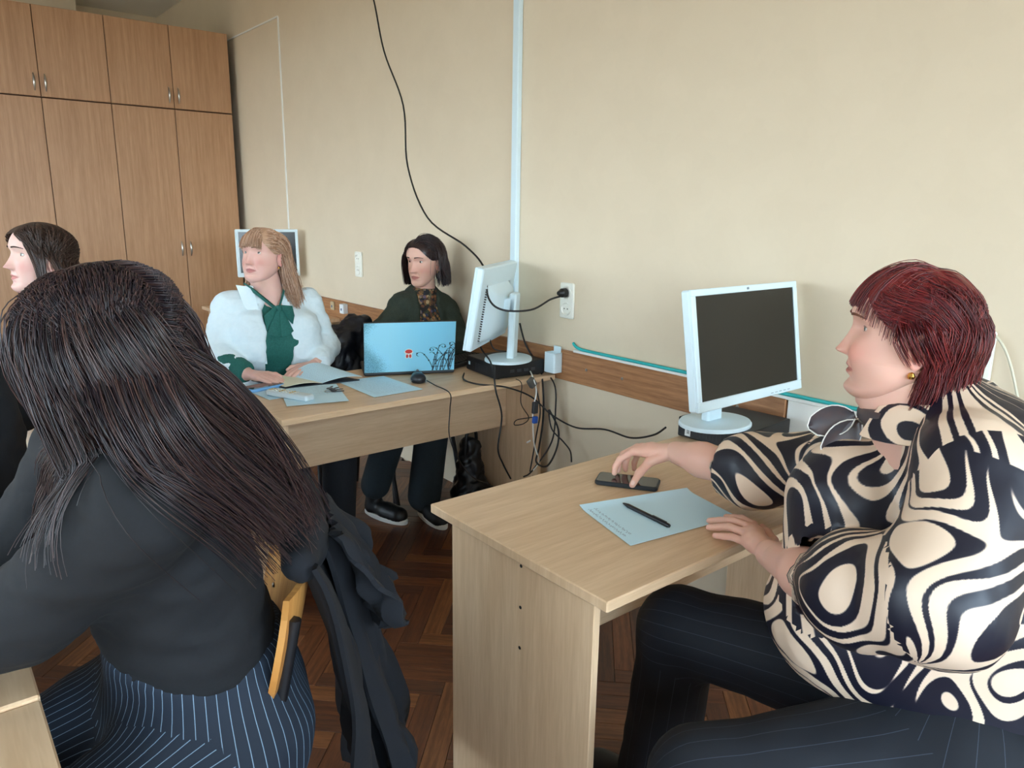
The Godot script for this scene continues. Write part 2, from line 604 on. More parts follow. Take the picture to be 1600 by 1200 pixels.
func build_room() -> void:
	var X0 := -4.0
	var X1 := 2.17
	var Z0 := -8.0
	var Z1 := 2.6
	var HT := 3.15
	var mb := MB.new()
	mb.box(Vector3(X1 + 0.1, HT / 2, (Z0 + Z1) / 2), Vector3(0.2, HT + 0.4, Z1 - Z0 + 0.6), Basis.IDENTITY, 0.0)
	struct(mb, "wall_right", M.wall)
	# wall with windows on the far left of the room
	mb = MB.new()
	var lw := [[-6.6, -5.0], [-4.5, -2.9], [-2.4, -0.8]]
	mb.box(Vector3(X0 - 0.15, 0.375, (Z0 + Z1) / 2), Vector3(0.3, 1.15, Z1 - Z0 + 0.6), Basis.IDENTITY, 0.0)
	mb.box(Vector3(X0 - 0.15, 3.05, (Z0 + Z1) / 2), Vector3(0.3, 0.6, Z1 - Z0 + 0.6), Basis.IDENTITY, 0.0)
	var pz := Z0 - 0.3
	for w in lw + [[Z1 + 0.3, 0.0]]:
		mb.box(Vector3(X0 - 0.15, 1.85, (pz + w[0]) / 2), Vector3(0.3, 1.8, w[0] - pz), Basis.IDENTITY, 0.0)
		pz = w[1]
	struct(mb, "wall_left", M.wall)
	var wk := 4
	for w in lw:
		mb = MB.new()
		var cz: float = (w[0] + w[1]) / 2
		for fz in [w[0] + 0.03, cz, w[1] - 0.03]: mb.box(Vector3(X0 - 0.2, 1.85, fz), Vector3(0.06, 1.8, 0.06), Basis.IDENTITY, 0.004)
		for fy in [0.98, 2.2, 2.72]: mb.box(Vector3(X0 - 0.2, fy, cz), Vector3(0.055, 0.06, 1.48), Basis.IDENTITY, 0.004)
		struct(mb, "window_%d" % wk, M.white)
		wk += 1
	mb = MB.new()
	mb.box(Vector3((X0 + X1) / 2, HT / 2, Z0 - 0.1), Vector3(X1 - X0, HT + 0.4, 0.2), Basis.IDENTITY, 0.0)
	mb.box(Vector3(0.35, HT / 2, Z0 + 0.15), Vector3(2.2, HT, 0.3), Basis.IDENTITY, 0.0)
	struct(mb, "wall_back", M.wall)
	mb = MB.new()
	mb.box(Vector3((X0 + X1) / 2, HT + 0.1, (Z0 + Z1) / 2), Vector3(X1 - X0, 0.2, Z1 - Z0), Basis.IDENTITY, 0.0)
	struct(mb, "ceiling", M.ceiling)
	# window wall behind the camera: piers, parapet and lintel round three windows
	mb = MB.new()
	var wins := [[-3.6, -2.0], [-1.65, -0.05], [0.3, 1.9]]
	var sill := 0.85
	var head := 2.85
	mb.box(Vector3((X0 + X1) / 2, sill / 2 - 0.1, Z1 + 0.15), Vector3(X1 - X0, sill + 0.2, 0.3), Basis.IDENTITY, 0.0)
	mb.box(Vector3((X0 + X1) / 2, (head + HT + 0.2) / 2, Z1 + 0.15), Vector3(X1 - X0, HT + 0.2 - head, 0.3), Basis.IDENTITY, 0.0)
	var px := X0
	for w in wins + [[X1, X1]]:
		mb.box(Vector3((px + w[0]) / 2, (sill + head) / 2, Z1 + 0.15), Vector3(w[0] - px, head - sill, 0.3), Basis.IDENTITY, 0.0)
		px = w[1]
	struct(mb, "wall_front", M.wall)
	var k := 1
	for w in wins:
		mb = MB.new()
		var cx: float = (w[0] + w[1]) / 2
		var ww: float = w[1] - w[0]
		for fx in [w[0] + 0.03, cx, w[1] - 0.03]: mb.box(Vector3(fx, (sill + head) / 2, Z1 + 0.2), Vector3(0.06, head - sill, 0.06), Basis.IDENTITY, 0.004)
		for fy in [sill + 0.03, 2.2, head - 0.03]: mb.box(Vector3(cx, fy, Z1 + 0.2), Vector3(ww - 0.12, 0.06, 0.055), Basis.IDENTITY, 0.004)
		struct(mb, "window_%d" % k, M.white)
		k += 1
	# parquet: a dark bed with herringbone planks
	mb = MB.new()
	mb.box(Vector3((X0 + X1) / 2, -0.062, (Z0 + Z1) / 2), Vector3(X1 - X0 + 0.4, 0.1, Z1 - Z0 + 0.4), Basis.IDENTITY, 0.0)
	var fl := struct(mb, "floor", M.gap)
	var L := 0.396
	var W := 0.066
	var pm := []
	for q in 4:
		var m := wood([rgb(122, 74, 46), rgb(108, 64, 40), rgb(98, 60, 40), rgb(136, 88, 54)][q], [rgb(86, 50, 32), rgb(76, 44, 30), rgb(68, 42, 32), rgb(100, 60, 36)][q], 128, 256, 40 + q, 2.0, 0.38, 0.2, 0.8, 1.1)
		pm.push_back(m)
	var meshes := []
	for q in 8:
		mb = MB.new()
		mb.off = Vector2(0.037 * q, 0.11 * q)
		mb.box(Vector3(0, -0.006, 0), Vector3(W - 0.0012, 0.012, L - 0.0012), Basis.IDENTITY, 0.0008, 2)
		var tmp := part(mb, "plank", pm[q % 4], fl)
		meshes.push_back(tmp.mesh)
		fl.remove_child(tmp)
		tmp.free()
	var ax := Vector3(sqrt(0.5), 0, -sqrt(0.5))
	var az := Vector3(sqrt(0.5), 0, sqrt(0.5))
	var list := []
	for kk in range(-110, 111):
		for mm in range(-16, 17):
			for ori in 2:
				var u: float
				var vv: float
				if ori == 0:
					u = kk * W + mm * L + L / 2; vv = kk * W - mm * L + W / 2
				else:
					u = kk * W + L + mm * L + W / 2; vv = kk * W + W - L / 2 - mm * L
				var p := Vector3(0.5, 0, -2.0) + ax * u + az * vv
				if p.x < X0 - 0.1 or p.x > X1 + 0.1 or p.z < Z0 - 0.1 or p.z > Z1 + 0.1: continue
				list.push_back([p.distance_to(Vector3(1.2, 0, -1.65)), p, ori])
	list.sort_custom(func(a, b): return a[0] < b[0])
	var rest := []
	for q in 4: rest.push_back(MB.new())
	for q in list.size():
		var p: Vector3 = list[q][1]
		var dirv := ax if list[q][2] == 0 else az
		var b := T(Vector3.ZERO, dirv).basis
		p.y = rng.randf_range(-0.0008, 0.0004)
		if q < 300:
			var o := MeshInstance3D.new()
			o.name = "plank"
			o.mesh = meshes[rng.randi() % 8]
			o.transform = Transform3D(b * Basis(Vector3.UP, PI * (rng.randi() % 2)), p)
			fl.add_child(o, true)
		else:
			var r: MB = rest[rng.randi() % 4]
			r.off = Vector2(rng.randf(), rng.randf())
			r.box(p - Vector3(0, 0.006, 0), Vector3(W - 0.0012, 0.012, L - 0.0012), b, 0.0, 2)
	for q in 4:
		var o := part(rest[q], "plank_field", pm[q], fl)
		o.set_meta("kind", "stuff")
	# wooden rub rail along the wall, and the white trunking with teal tape on top of it
	mb = MB.new()
	mb.box(Vector3(X1 - 0.009, 0.797, (-1.245 - 5.6) / 2), Vector3(0.018, 0.13, 4.355), Basis.IDENTITY, 0.002, 2)
	var rl := struct(mb, "trim_1", M.rail)
	for z in [-1.42, -1.95, -2.15, -2.9, -4.0]:
		mb = MB.new()
		mb.lathe([Vector2(0.0065, 0), Vector2(0.006, 0.002), Vector2(0, 0.0025)], Transform3D(Basis(Vector3.BACK, PI / 2), Vector3(X1 - 0.018, 0.80, z)), 10)
		part(mb, "screw", M.steel, rl)
	mb = MB.new()
	mb.box(Vector3(X1 - 0.008, 0.866, (-2.235 - 0.2) / 2), Vector3(0.016, 0.012, 2.035), Basis.IDENTITY, 0.002)
	mb.box(Vector3(X1 - 0.006, 0.80, -0.74), Vector3(0.012, 0.12, 1.0), Basis.IDENTITY, 0.002)
	struct(mb, "trim_2", M.white_soft)
	mb = MB.new()
	mb.tube(cr([Vector3(2.155, 0.9, -2.235), Vector3(2.152, 0.893, -2.225), Vector3(2.155, 0.882, -2.2), Vector3(2.156, 0.8785, -2.1), Vector3(2.156, 0.8785, -1.6), Vector3(2.156, 0.8785, -1.1), Vector3(2.156, 0.8785, -0.9)], 4), 0.0065, 6)
	var tt := part(mb, "teal_tape", M.teal)
	tag(tt, "teal plastic strip lying along white trunking on the wall rail", "strip")

func desk(label: String, x0: float, x1: float, z0: float, z1: float, screws: bool) -> Node3D:
	var t := thing("desk", label, "desk", Vector3((x0 + x1) / 2, 0, (z0 + z1) / 2))
	var w := x1 - x0
	var dp := z1 - z0
	var mb := MB.new()
	mb.off = Vector2(rng.randf(), rng.randf())
	mb.box(Vector3(0, 0.7385, 0), Vector3(w, 0.023, dp), Basis.IDENTITY, 0.0025, 0)
	part(mb, "tabletop", M.desk, t)
	for s in [-1.0, 1.0]:
		mb = MB.new()
		mb.off = Vector2(rng.randf(), rng.randf())
		mb.box(Vector3(s * (w / 2 - 0.034), 0.3635, -0.0), Vector3(0.018, 0.727, 0.476), Basis.IDENTITY, 0.0015, 1)
		var ep := part(mb, "end_panel", M.desk_panel, t)
		if s < 0 and screws:
			for y in [0.705, 0.608, 0.511]:
				mb = MB.new()
				mb.lathe([Vector2(0.004, 0), Vector2(0.0038, 0.0008), Vector2(0.002, 0.001), Vector2(0, 0.0005)], Transform3D(Basis(Vector3.BACK, PI / 2), Vector3(-w / 2 + 0.025, y, 0.02)), 10)
				part(mb, "screw", M.black, ep)
	mb = MB.new()
	mb.box(Vector3(0, 0.594, 0.0), Vector3(w - 0.09, 0.266, 0.016), Basis.IDENTITY, 0.0015, 0)
	part(mb, "modesty_panel", M.desk_panel, t)
	return t

func chair(label: String, p: Vector3, turn: float, group := "") -> Node3D:
	var t := thing("school_chair", label, "chair", p, turn, group)
	# plywood seat with a rolled front; local front is -z
	var rows := []
	for r in 13:
		var z := 0.19 - 0.39 * r / 12.0
		var row := []
		for q in 11:
			var x := (q / 5.0 - 1.0) * (0.19 - 0.02 * pow(absf(z + 0.0) / 0.2, 3))
			var y := 0.44 - 0.012 * cos(x / 0.19 * 1.4) * smoothstep(-0.2, 0.0, z)
			if z < -0.1: y -= 1.9 * pow(-0.1 - z, 2.0) * 1.4
			y += 0.06 * pow(max(0.0, z - 0.08), 1.0)
			row.push_back(Vector3(x, y, z))
		rows.push_back(row)
	var mb := MB.new()
	mb.sheet(rows, 0.011)
	part(mb, "seat", M.ply, t)
	rows = []
	for r in 9:
		var y := 0.64 + 0.19 * r / 8.0
		var row := []
		for q in 13:
			var f := q / 6.0 - 1.0
			var half := 0.195 - 0.03 * pow(absf(r / 4.0 - 1.0), 3)
			var x := f * half
			row.push_back(Vector3(x, y, 0.185 + 0.045 * (1.0 - f * f) + (y - 0.64) * 0.22))
		rows.push_back(row)
	mb = MB.new()
	mb.sheet(rows, 0.011)
	part(mb, "backrest", M.ply, t)
	for s in [-1.0, 1.0]:
		mb = MB.new()
		mb.tube(cr([Vector3(s * 0.2, 0.0, -0.2), Vector3(s * 0.175, 0.38, -0.13), Vector3(s * 0.165, 0.42, -0.1), Vector3(s * 0.165, 0.424, -0.03)], 4), 0.0115, 8)
		part(mb, "leg", M.black_metal, t)
		mb = MB.new()
		mb.tube(cr([Vector3(s * 0.2, 0.0, 0.24), Vector3(s * 0.178, 0.38, 0.13), Vector3(s * 0.168, 0.421, 0.09), Vector3(s * 0.168, 0.424, 0.02)], 4), 0.0115, 8)
		part(mb, "leg", M.black_metal, t)
		mb = MB.new()
		mb.tube(cr([Vector3(s * 0.172, 0.424, 0.05), Vector3(s * 0.172, 0.43, 0.14), Vector3(s * 0.172, 0.47, 0.178), Vector3(s * 0.172, 0.6, 0.197), Vector3(s * 0.172, 0.8, 0.238)], 4), 0.011, 8)
		part(mb, "back_upright", M.black_metal, t)
		for y in [0.7, 0.775]:
			mb = MB.new()
			mb.lathe([Vector2(0.006, 0), Vector2(0.004, 0.003), Vector2(0, 0.0035)], Transform3D(Basis(Vector3.RIGHT, -PI / 2), Vector3(s * 0.15, y, 0.197 + (y - 0.64) * 0.22)), 8)
			part(mb, "rivet", M.steel, t)
	mb = MB.new()
	mb.tube([Vector3(-0.165, 0.424, -0.05), Vector3(0.165, 0.424, -0.05)], 0.01, 8)
	mb.tube([Vector3(-0.168, 0.424, 0.1), Vector3(0.168, 0.424, 0.1)], 0.01, 8)
	part(mb, "crossbar", M.black_metal, t)
	return t

func monitor(label: String, foot: Vector3, face: float, tilt: float, lift: float, w: float, hg: float, back: float) -> Node3D:
	# face: turn of the node so that local +z is the screen side
	var t := thing("computer_monitor", label, "monitor", foot, face)
	var mb := MB.new()
	mb.lathe([Vector2(0, 0.014), Vector2(0.118, 0.011), Vector2(0.122, 0.006), Vector2(0.122, 0.0), Vector2(0, 0)], Transform3D.IDENTITY, 40, 1.0, 0.82)
	part(mb, "base", M.white, t)
	mb = MB.new()
	var neck_h := lift + 0.04
	mb.box(Vector3(0, neck_h / 2 + 0.008, -0.02), Vector3(0.07, neck_h, 0.03), Basis(Vector3.RIGHT, -0.04), 0.006)
	var nk := part(mb, "neck", M.white, t)
	mb = MB.new()
	mb.slab(rrect(0.014, 0.05, 0.006), 0.002, Transform3D(Basis.IDENTITY, Vector3(0, 0.095, -0.0045)), 0.0005)
	part(mb, "cable_slot", mat(rgb(120, 132, 140), 0.5), nk)
	var hb := Basis(Vector3.RIGHT, -tilt)
	var pc := Vector3(0, lift, back)
	mb = MB.new()
	mb.box(pc + hb * Vector3(0, 0, -0.012), Vector3(w, hg, 0.03), hb, 0.005)
	mb.box(pc + hb * Vector3(0, hg / 2 - 0.009, 0.005), Vector3(w, 0.018, 0.01), hb, 0.002)
	mb.box(pc + hb * Vector3(0, -hg / 2 + 0.014, 0.005), Vector3(w, 0.028, 0.01), hb, 0.002)
	for s in [-1.0, 1.0]: mb.box(pc + hb * Vector3(s * (w / 2 - 0.009), 0.005, 0.005), Vector3(0.018, hg - 0.044, 0.01), hb, 0.002)
	var hs := part(mb, "housing", M.white, t)
	mb = MB.new()
	# swollen back cover
	var rows := []
	for r in 9:
		var row := []
		for q in 9:
			var fx := q / 4.0 - 1.0
			var fy := r / 4.0 - 1.0
			var bulge: float = 0.045 * pow(max(0.0, 1.0 - pow(absf(fx), 4)), 0.5) * pow(max(0.0, 1.0 - pow(absf(fy), 4)), 0.5)
			row.push_back(pc + hb * Vector3(fx * w * 0.36, fy * hg * 0.36 - 0.03, -0.027 - bulge))
		rows.push_back(row)
	mb.sheet(rows, 0.0)
	part(mb, "back_cover", M.white, t)
	mb = MB.new()
	for q in 22:
		mb.box(pc + hb * Vector3(w * 0.365, -hg * 0.36 + q * hg * 0.03 - 0.01, -0.0305), Vector3(0.003, 0.005, 0.009), hb, 0.0)
	part(mb, "vent_slots", M.hole, hs)
	mb = MB.new()
	mb.box(pc + hb * Vector3(0, 0.005, 0.0035), Vector3(w - 0.034, hg - 0.044, 0.004), hb, 0.0)
	part(mb, "screen", M.screen, t)
	mb = MB.new()
	var cy := Transform3D(Basis(Vector3.BACK, PI / 2), Vector3(0, lift, (back - 0.06 - 0.02) / 2 - 0.01))
	mb.lathe([Vector2(0, -0.035), Vector2(0.026, -0.035), Vector2(0.026, 0.035), Vector2(0, 0.035)], cy, 20)
	mb.box(Vector3(0, lift, (back - 0.05) / 2), Vector3(0.06, 0.05, absf(back - 0.02) + 0.01), Basis.IDENTITY, 0.004)
	part(mb, "hinge", M.white, t)
	if label.contains("behind on"):
		mb = MB.new()
		mb.box(Vector3(-0.0355, lift - 0.03, -0.022), Vector3(0.001, 0.045, 0.018), Basis.IDENTITY, 0.0)
		part(mb, "sticker", mat(rgb(206, 226, 90), 0.5), nk)
	mb = MB.new()
	for q in 5: mb.box(pc + hb * Vector3(w * 0.18 + q * 0.022, -hg / 2 + 0.008, 0.0102), Vector3(0.012, 0.0022, 0.001), hb, 0.0)
	part(mb, "buttons", mat(rgb(150, 170, 180), 0.5), t)
	mb = MB.new()
	mb.slab(rrect(0.011, 0.007, 0.003), 0.0008, Transform3D(hb, pc + hb * Vector3(0, hg / 2 - 0.009, 0.0098)), 0.0002)
	part(mb, "emblem", mat(rgb(120, 134, 146), 0.4), t)
	return t

func pc_box(label: String, p: Vector3, turn: float, sticker: int) -> Node3D:
	var t := thing("desktop_computer", label, "computer", p, turn)
	# front is local -x
	var mb := MB.new()
	mb.box(Vector3(0, 0.035, 0), Vector3(0.25, 0.062, 0.245), Basis.IDENTITY, 0.003)
	part(mb, "case", M.black, t)
	mb = MB.new()
	for q in 9: mb.box(Vector3(-0.1255, 0.03, -0.04 + q * 0.012), Vector3(0.001, 0.03, 0.004), Basis.IDENTITY, 0.0)
	part(mb, "grille", mat(rgb(36, 36, 40), 0.6), t)
	for sx in [-1.0, 1.0]:
		for sz in [-1.0, 1.0]:
			mb = MB.new()
			mb.lathe([Vector2(0.012, 0), Vector2(0.012, 0.005)], Transform3D(Basis.IDENTITY, Vector3(sx * 0.1, 0, sz * 0.1)), 12)
			part(mb, "foot", M.black, t)
	mb = MB.new()
	if sticker == 0:
		mb.box(Vector3(-0.1256, 0.036, -0.095), Vector3(0.0008, 0.014, 0.014), Basis.IDENTITY, 0.0)
		part(mb, "sticker", mat(rgb(190, 214, 220), 0.4), t)
	else:
		mb.box(Vector3(-0.1256, 0.035, -0.085), Vector3(0.0008, 0.05, 0.02), Basis.IDENTITY, 0.0)
		var st := part(mb, "sticker", mat(rgb(214, 216, 214), 0.5), t)
		mb = MB.new()
		for q in 12: mb.box(Vector3(-0.1262, 0.018 + q * 0.0022, -0.083), Vector3(0.0004, 0.0012 if q % 3 else 0.0006, 0.01), Basis.IDENTITY, 0.0)
		part(mb, "barcode", M.black, st)
	mb = MB.new()
	for q in 4: mb.box(Vector3(-0.04 + q * 0.035, 0.03, 0.1235), Vector3(0.02, 0.012, 0.003), Basis.IDENTITY, 0.0)
	part(mb, "ports", mat(rgb(52, 52, 56), 0.5), t)
	return t

func socket(label: String, p: Vector3, two := true) -> Node3D:
	var t := thing("wall_socket", label, "socket", p)
	var mb := MB.new()
	var b := Basis(Vector3.UP, -PI / 2)     # local +z of the slab looks along -x
	mb.slab(rrect(0.082, 0.15, 0.008), 0.012, Transform3D(b, Vector3(0, 0, 0)), 0.003)
	var pl := part(mb, "plate", M.socket, t)
	for s in [-1.0, 1.0]:
		mb = MB.new()
		var tr := Transform3D(Basis(Vector3.BACK, PI / 2), Vector3(-0.012, s * 0.034, 0))
		mb.lathe([Vector2(0.029, 0.0), Vector2(0.029, 0.005), Vector2(0.0255, 0.006), Vector2(0.022, 0.004), Vector2(0.02, 0.001), Vector2(0, 0.001)], tr, 28)
		var ring := part(mb, "outlet", M.socket, t)
		mb = MB.new()
		for q in [-1.0, 1.0]: mb.lathe([Vector2(0.003, 0.0), Vector2(0.003, 0.0016), Vector2(0, 0.0016)], Transform3D(tr.basis, tr.origin + Vector3(0, 0, q * 0.0095)), 10)
		part(mb, "pin_hole", M.hole, ring)
	return t

func wardrobe_unit(called: String, label: String, x0: float, x1: float, y0: float, y1: float, hy: float) -> void:
	var zf := -6.0
	var t := thing(called, label, "cabinet", Vector3((x0 + x1) / 2, y0, zf - 0.3))
	var w := x1 - x0
	var hg := y1 - y0
	var mb := MB.new()
	mb.box(Vector3(0, hg / 2, -0.011), Vector3(w, hg, 0.578), Basis.IDENTITY, 0.001, 1)
	part(mb, "body", M.oak_dark, t)
	for s in [-1.0, 1.0]:
		mb = MB.new()
		mb.off = Vector2(rng.randf(), rng.randf())
		mb.box(Vector3(s * w / 4, hg / 2, 0.29), Vector3(w / 2 - 0.005, hg - 0.007, 0.018), Basis.IDENTITY, 0.0015, 1)
		var d := part(mb, "door", M.oak, t)
		mb = MB.new()
		var pts := []
		var rs := []
		for q in 13:
			var f := q / 6.0 - 1.0
			pts.push_back(Vector3(s * 0.032, hy - y0 + f * 0.055, 0.302 + 0.018 * (1.0 - f * f)))
			rs.push_back(0.002 + 0.006 * (1.0 - f * f))
		mb.tube(pts, rs, 8)
		part(mb, "handle", M.steel, d)

func build_furniture() -> void:
	desk("beech desk with a phone and a paper sheet in front of the red-haired woman", 0.915, 2.14, -1.425, -0.838, true)
	desk("beech desk with laptop, notebook and papers before two women", 0.918, 2.145, -2.912, -2.33, false)
	# corner desk along the wall in front of the wardrobes
	var t := thing("corner_desk", "small wooden desk against the wall in the corner by the wardrobes", "desk", Vector3(1.885, 0, -4.93))
	var mb := MB.new()
	mb.box(Vector3(0, 0.7385, 0), Vector3(0.53, 0.023, 1.08), Basis.IDENTITY, 0.0025, 2)
	part(mb, "tabletop", M.desk, t)
	for s in [-1.0, 1.0]:
		mb = MB.new()
		mb.box(Vector3(0, 0.3635, s * 0.5), Vector3(0.46, 0.727, 0.018), Basis.IDENTITY, 0.0015, 1)
		part(mb, "end_panel", M.desk_panel, t)
	# the two tables of the front row, pushed end to end
	for a in [["pale wooden table under the sleeve of the long-haired woman in black", -1.157, -2.35, 0.75], ["pale wooden table end beside the pinstriped trousers, butted against another table", -0.0, -1.156, 0.744]]:
		t = thing("table", a[0], "table", Vector3(-0.225, 0, (a[1] + a[2]) / 2))
		var ln: float = absf(a[1] - a[2])
		mb = MB.new()
		mb.off = Vector2(rng.randf(), rng.randf())
		mb.box(Vector3(0, a[3] - 0.0125, 0), Vector3(0.6, 0.025, ln), Basis.IDENTITY, 0.003, 2)
		part(mb, "tabletop", M.desk, t)
		for s in [-1.0, 1.0]:
			mb = MB.new()
			mb.box(Vector3(0, (a[3] - 0.025) / 2, s * (ln / 2 - 0.04)), Vector3(0.48, a[3] - 0.025, 0.018), Basis.IDENTITY, 0.0015, 1)
			part(mb, "end_panel", M.desk_panel, t)
	# wardrobes with top boxes
	var xs := [0.452, 1.284, 2.116]
	wardrobe_unit("wardrobe", "tall two-door oak wardrobe nearest the long cream wall", xs[1], xs[2], 0.0, 2.121, 1.125)
	wardrobe_unit("wardrobe", "tall two-door oak wardrobe behind the young woman in profile", xs[0], xs[1], 0.0, 2.121, 1.125)
	wardrobe_unit("top_cabinet", "two-door oak top box on the wardrobe nearest the long cream wall", xs[1], xs[2], 2.123, 2.69, 2.215)
	wardrobe_unit("top_cabinet", "two-door oak top box over the young woman in profile", xs[0], xs[1], 2.123, 2.69, 2.215)
	chair("plywood school chair under the red-haired woman", Vector3(1.33, 0, -0.45), 0.42)
	chair("plywood school chair with a black coat over its back, under the long-haired woman", Vector3(0.25, 0, -1.29), PI / 2 - 0.35)
	chair("plywood school chair behind the woman in the white jacket", Vector3(1.165, 0, -3.3), PI)
	chair("plywood school chair holding a black quilted jacket, beside the laptop", Vector3(1.57, 0, -3.25), PI)
	chair("plywood school chair under the woman in the green cardigan", Vector3(1.965, 0, -3.27), PI)
	chair("empty plywood school chair before the wardrobe doors", Vector3(1.2, 0, -4.9), -PI / 2 - 0.3)
	chair("plywood school chair of the young woman in profile", Vector3(0.40, 0, -2.98), PI / 2)
	chair("plywood school chair of the person in black beside the young woman in profile", Vector3(0.085, 0, -2.62), PI / 2 + 0.3)
	# monitors on flat desktop computers
	pc_box("black flat desktop computer with a white barcode sticker under the wide monitor", Vector3(1.975, 0.75, -1.31), 0.06, 1)
	monitor("wide white-framed monitor with dark screen beside the red-haired woman", Vector3(1.86, 0.817, -1.30), 0.0, 0.165, 0.262, 0.51, 0.33, 0.09)
	pc_box("black flat desktop computer with a pale square sticker on the laptop desk", Vector3(2.0, 0.75, -2.5), -0.12, 0)
	monitor("white monitor seen from behind on the laptop desk", Vector3(1.97, 0.817, -2.44), PI + 0.62, 0.16, 0.24, 0.50, 0.335, 0.085)
	monitor("white-framed monitor with a black screen behind the woman in the white jacket", Vector3(1.93, 0.75, -5.0), -0.2, 0.05, 0.39, 0.40, 0.31, 0.06)
	# wall fittings
	socket("double wall socket with a black plug in its upper outlet", Vector3(2.17, 1.073, -2.29))
	socket("empty double wall socket between the two women at the laptop desk", Vector3(2.17, 1.108, -4.137))
	socket("double wall socket behind the red-haired woman's neck", Vector3(2.17, 1.08, -0.725))
	var cup := thing("plastic_holder", "small open white plastic holder fixed on the wooden rail", "holder", Vector3(2.152, 0.765, -2.327))
	mb = MB.new()
	var ou := rrect(0.05, 0.066, 0.008)
	var q0 := []
	var outer := []
	for lv in [[0.0, 0.0], [0.0, 1.0], [0.085, 1.0], [0.085, 0.88], [0.01, 0.88], [0.01, 0.0]]:
		var row := []
		for p in ou: row.push_back(Vector3(p.x * lv[1] - 0.025, lv[0], p.y * lv[1]))
		row.push_back(row[0])
		outer.push_back(row)
	for r in outer.size() - 1: mb.sheet([outer[r], outer[r + 1]], 0.0)
	part(mb, "cup", M.white, cup)
	mb = MB.new()
	mb.box(Vector3(-0.002, 0.06, 0), Vector3(0.004, 0.1, 0.045), Basis.IDENTITY, 0.001)
	part(mb, "back_plate", M.white, cup)
	for a in [["small beige wall plate set into the wooden rail", -4.481, rgb(196, 176, 140), 0.045, 0.012], ["small white data outlet box on the wooden rail", -4.301, rgb(232, 236, 236), 0.05, 0.035]]:
		t = thing("outlet_box", a[0], "outlet", Vector3(2.152, 0.822, a[1]))
		mb = MB.new()
		mb.box(Vector3(-a[4] / 2, 0, 0), Vector3(a[4], a[3] * 1.2, a[3]), Basis.IDENTITY, 0.003)
		part(mb, "box", mat(a[2], 0.5), t)
		mb = MB.new()
		mb.box(Vector3(-a[4] - 0.0005, -0.004, 0), Vector3(0.001, 0.014, 0.014), Basis.IDENTITY, 0.0)
		part(mb, "jack", mat(rgb(70, 90, 120), 0.6), t)
	mb = MB.new()
	mb.box(Vector3(2.1575, 1.96, -2.637), Vector3(0.025, 2.38, 0.04), Basis.IDENTITY, 0.003)
	var cd := part(mb, "cable_trunking", M.white)
	tag(cd, "tall white cable trunking running up the cream wall", "trunking")
	mb = MB.new()
	mb.box(Vector3(2.166, 1.98, -5.168), Vector3(0.008, 1.38, 0.011), Basis.IDENTITY, 0.001)
	mb.box(Vector3(2.166, 2.672, -6.5), Vector3(0.008, 0.011, 2.66), Basis.IDENTITY, 0.001)
	cd = part(mb, "thin_wire_duct", M.white_soft)
	tag(cd, "thin pale wire duct turning down the wall beside the wardrobe", "duct")

func wire(called: String, label: String, pts: Array, r: float, m: Material, category := "cable") -> MeshInstance3D:
	var mb := MB.new()
	mb.tube(cr(pts, 7), r, 7)
	var o := part(mb, called, m)
	tag(o, label, category)
	return o

# sheet of paper from its corners a b c d (a-b one short edge), with lines of writing in the texture
func paper_mat(lines: int, x0: float, x1: float, y0: float, y1: float, ink: Color, sd: int, cursive := false) -> StandardMaterial3D:
	var W := 210
	var H := 297
	var img := Image.create(W, H, false, Image.FORMAT_RGB8)
	img.fill(rgb(202, 234, 248))
	var rg := RandomNumberGenerator.new()
	rg.seed = sd
	for l in lines:
		var y := int(lerpf(y0, y1, float(l) / max(1, lines - 1)) * H)
		var x := int(x0 * W)
		var stop: int = int(lerpf(x0, x1, rg.randf_range(0.75, 1.0)) * W)
		while x < stop:
			var word := 5 + rg.randi() % 14
			for k in word:
				if x + k >= stop: break
				if cursive:
					var yy := y + int(round(2.2 * sin((x + k) * 1.25) + 1.6 * sin((x + k) * 0.45)))
					img.set_pixel(clampi(x + k, 0, W - 1), clampi(yy, 0, H - 1), ink)
					if k % 3 == 0: img.set_pixel(clampi(x + k, 0, W - 1), clampi(yy - 1, 0, H - 1), ink)
				elif rg.randf() < 0.8:
					img.set_pixel(clampi(x + k, 0, W - 1), clampi(y, 0, H - 1), ink)
					if rg.randf() < 0.5: img.set_pixel(clampi(x + k, 0, W - 1), clampi(y - 1, 0, H - 1), ink)
			x += word + 3
	var m := mat(Color(1, 1, 1), 0.7)
	m.albedo_texture = ImageTexture.create_from_image(img)
	return m

func paper(label: String, a: Vector3, b: Vector3, c: Vector3, d: Vector3, m: Material, bend: Callable) -> MeshInstance3D:
	var mb := MB.new()
	var rows := []
	var N := 12
	for r in N + 1:
		var row := []
		for q in N + 1:
			var u := float(q) / N
			var v := float(r) / N
			var p := a.lerp(b, u).lerp(d.lerp(c, u), v)
			p.y += bend.call(u, v)
			row.push_back(p)
		rows.push_back(row)
	mb.sheet(rows, 0.0008)
	# texture coordinates run over the sheet
	for k in 2 * (N + 1) * (N + 1):
		var j := k % ((N + 1) * (N + 1))
		mb.uv[k] = Vector2(float(j % (N + 1)) / N, float(j / (N + 1)) / N)
	var o := part(mb, "paper_sheet", m)
	tag(o, label, "paper")
	return o

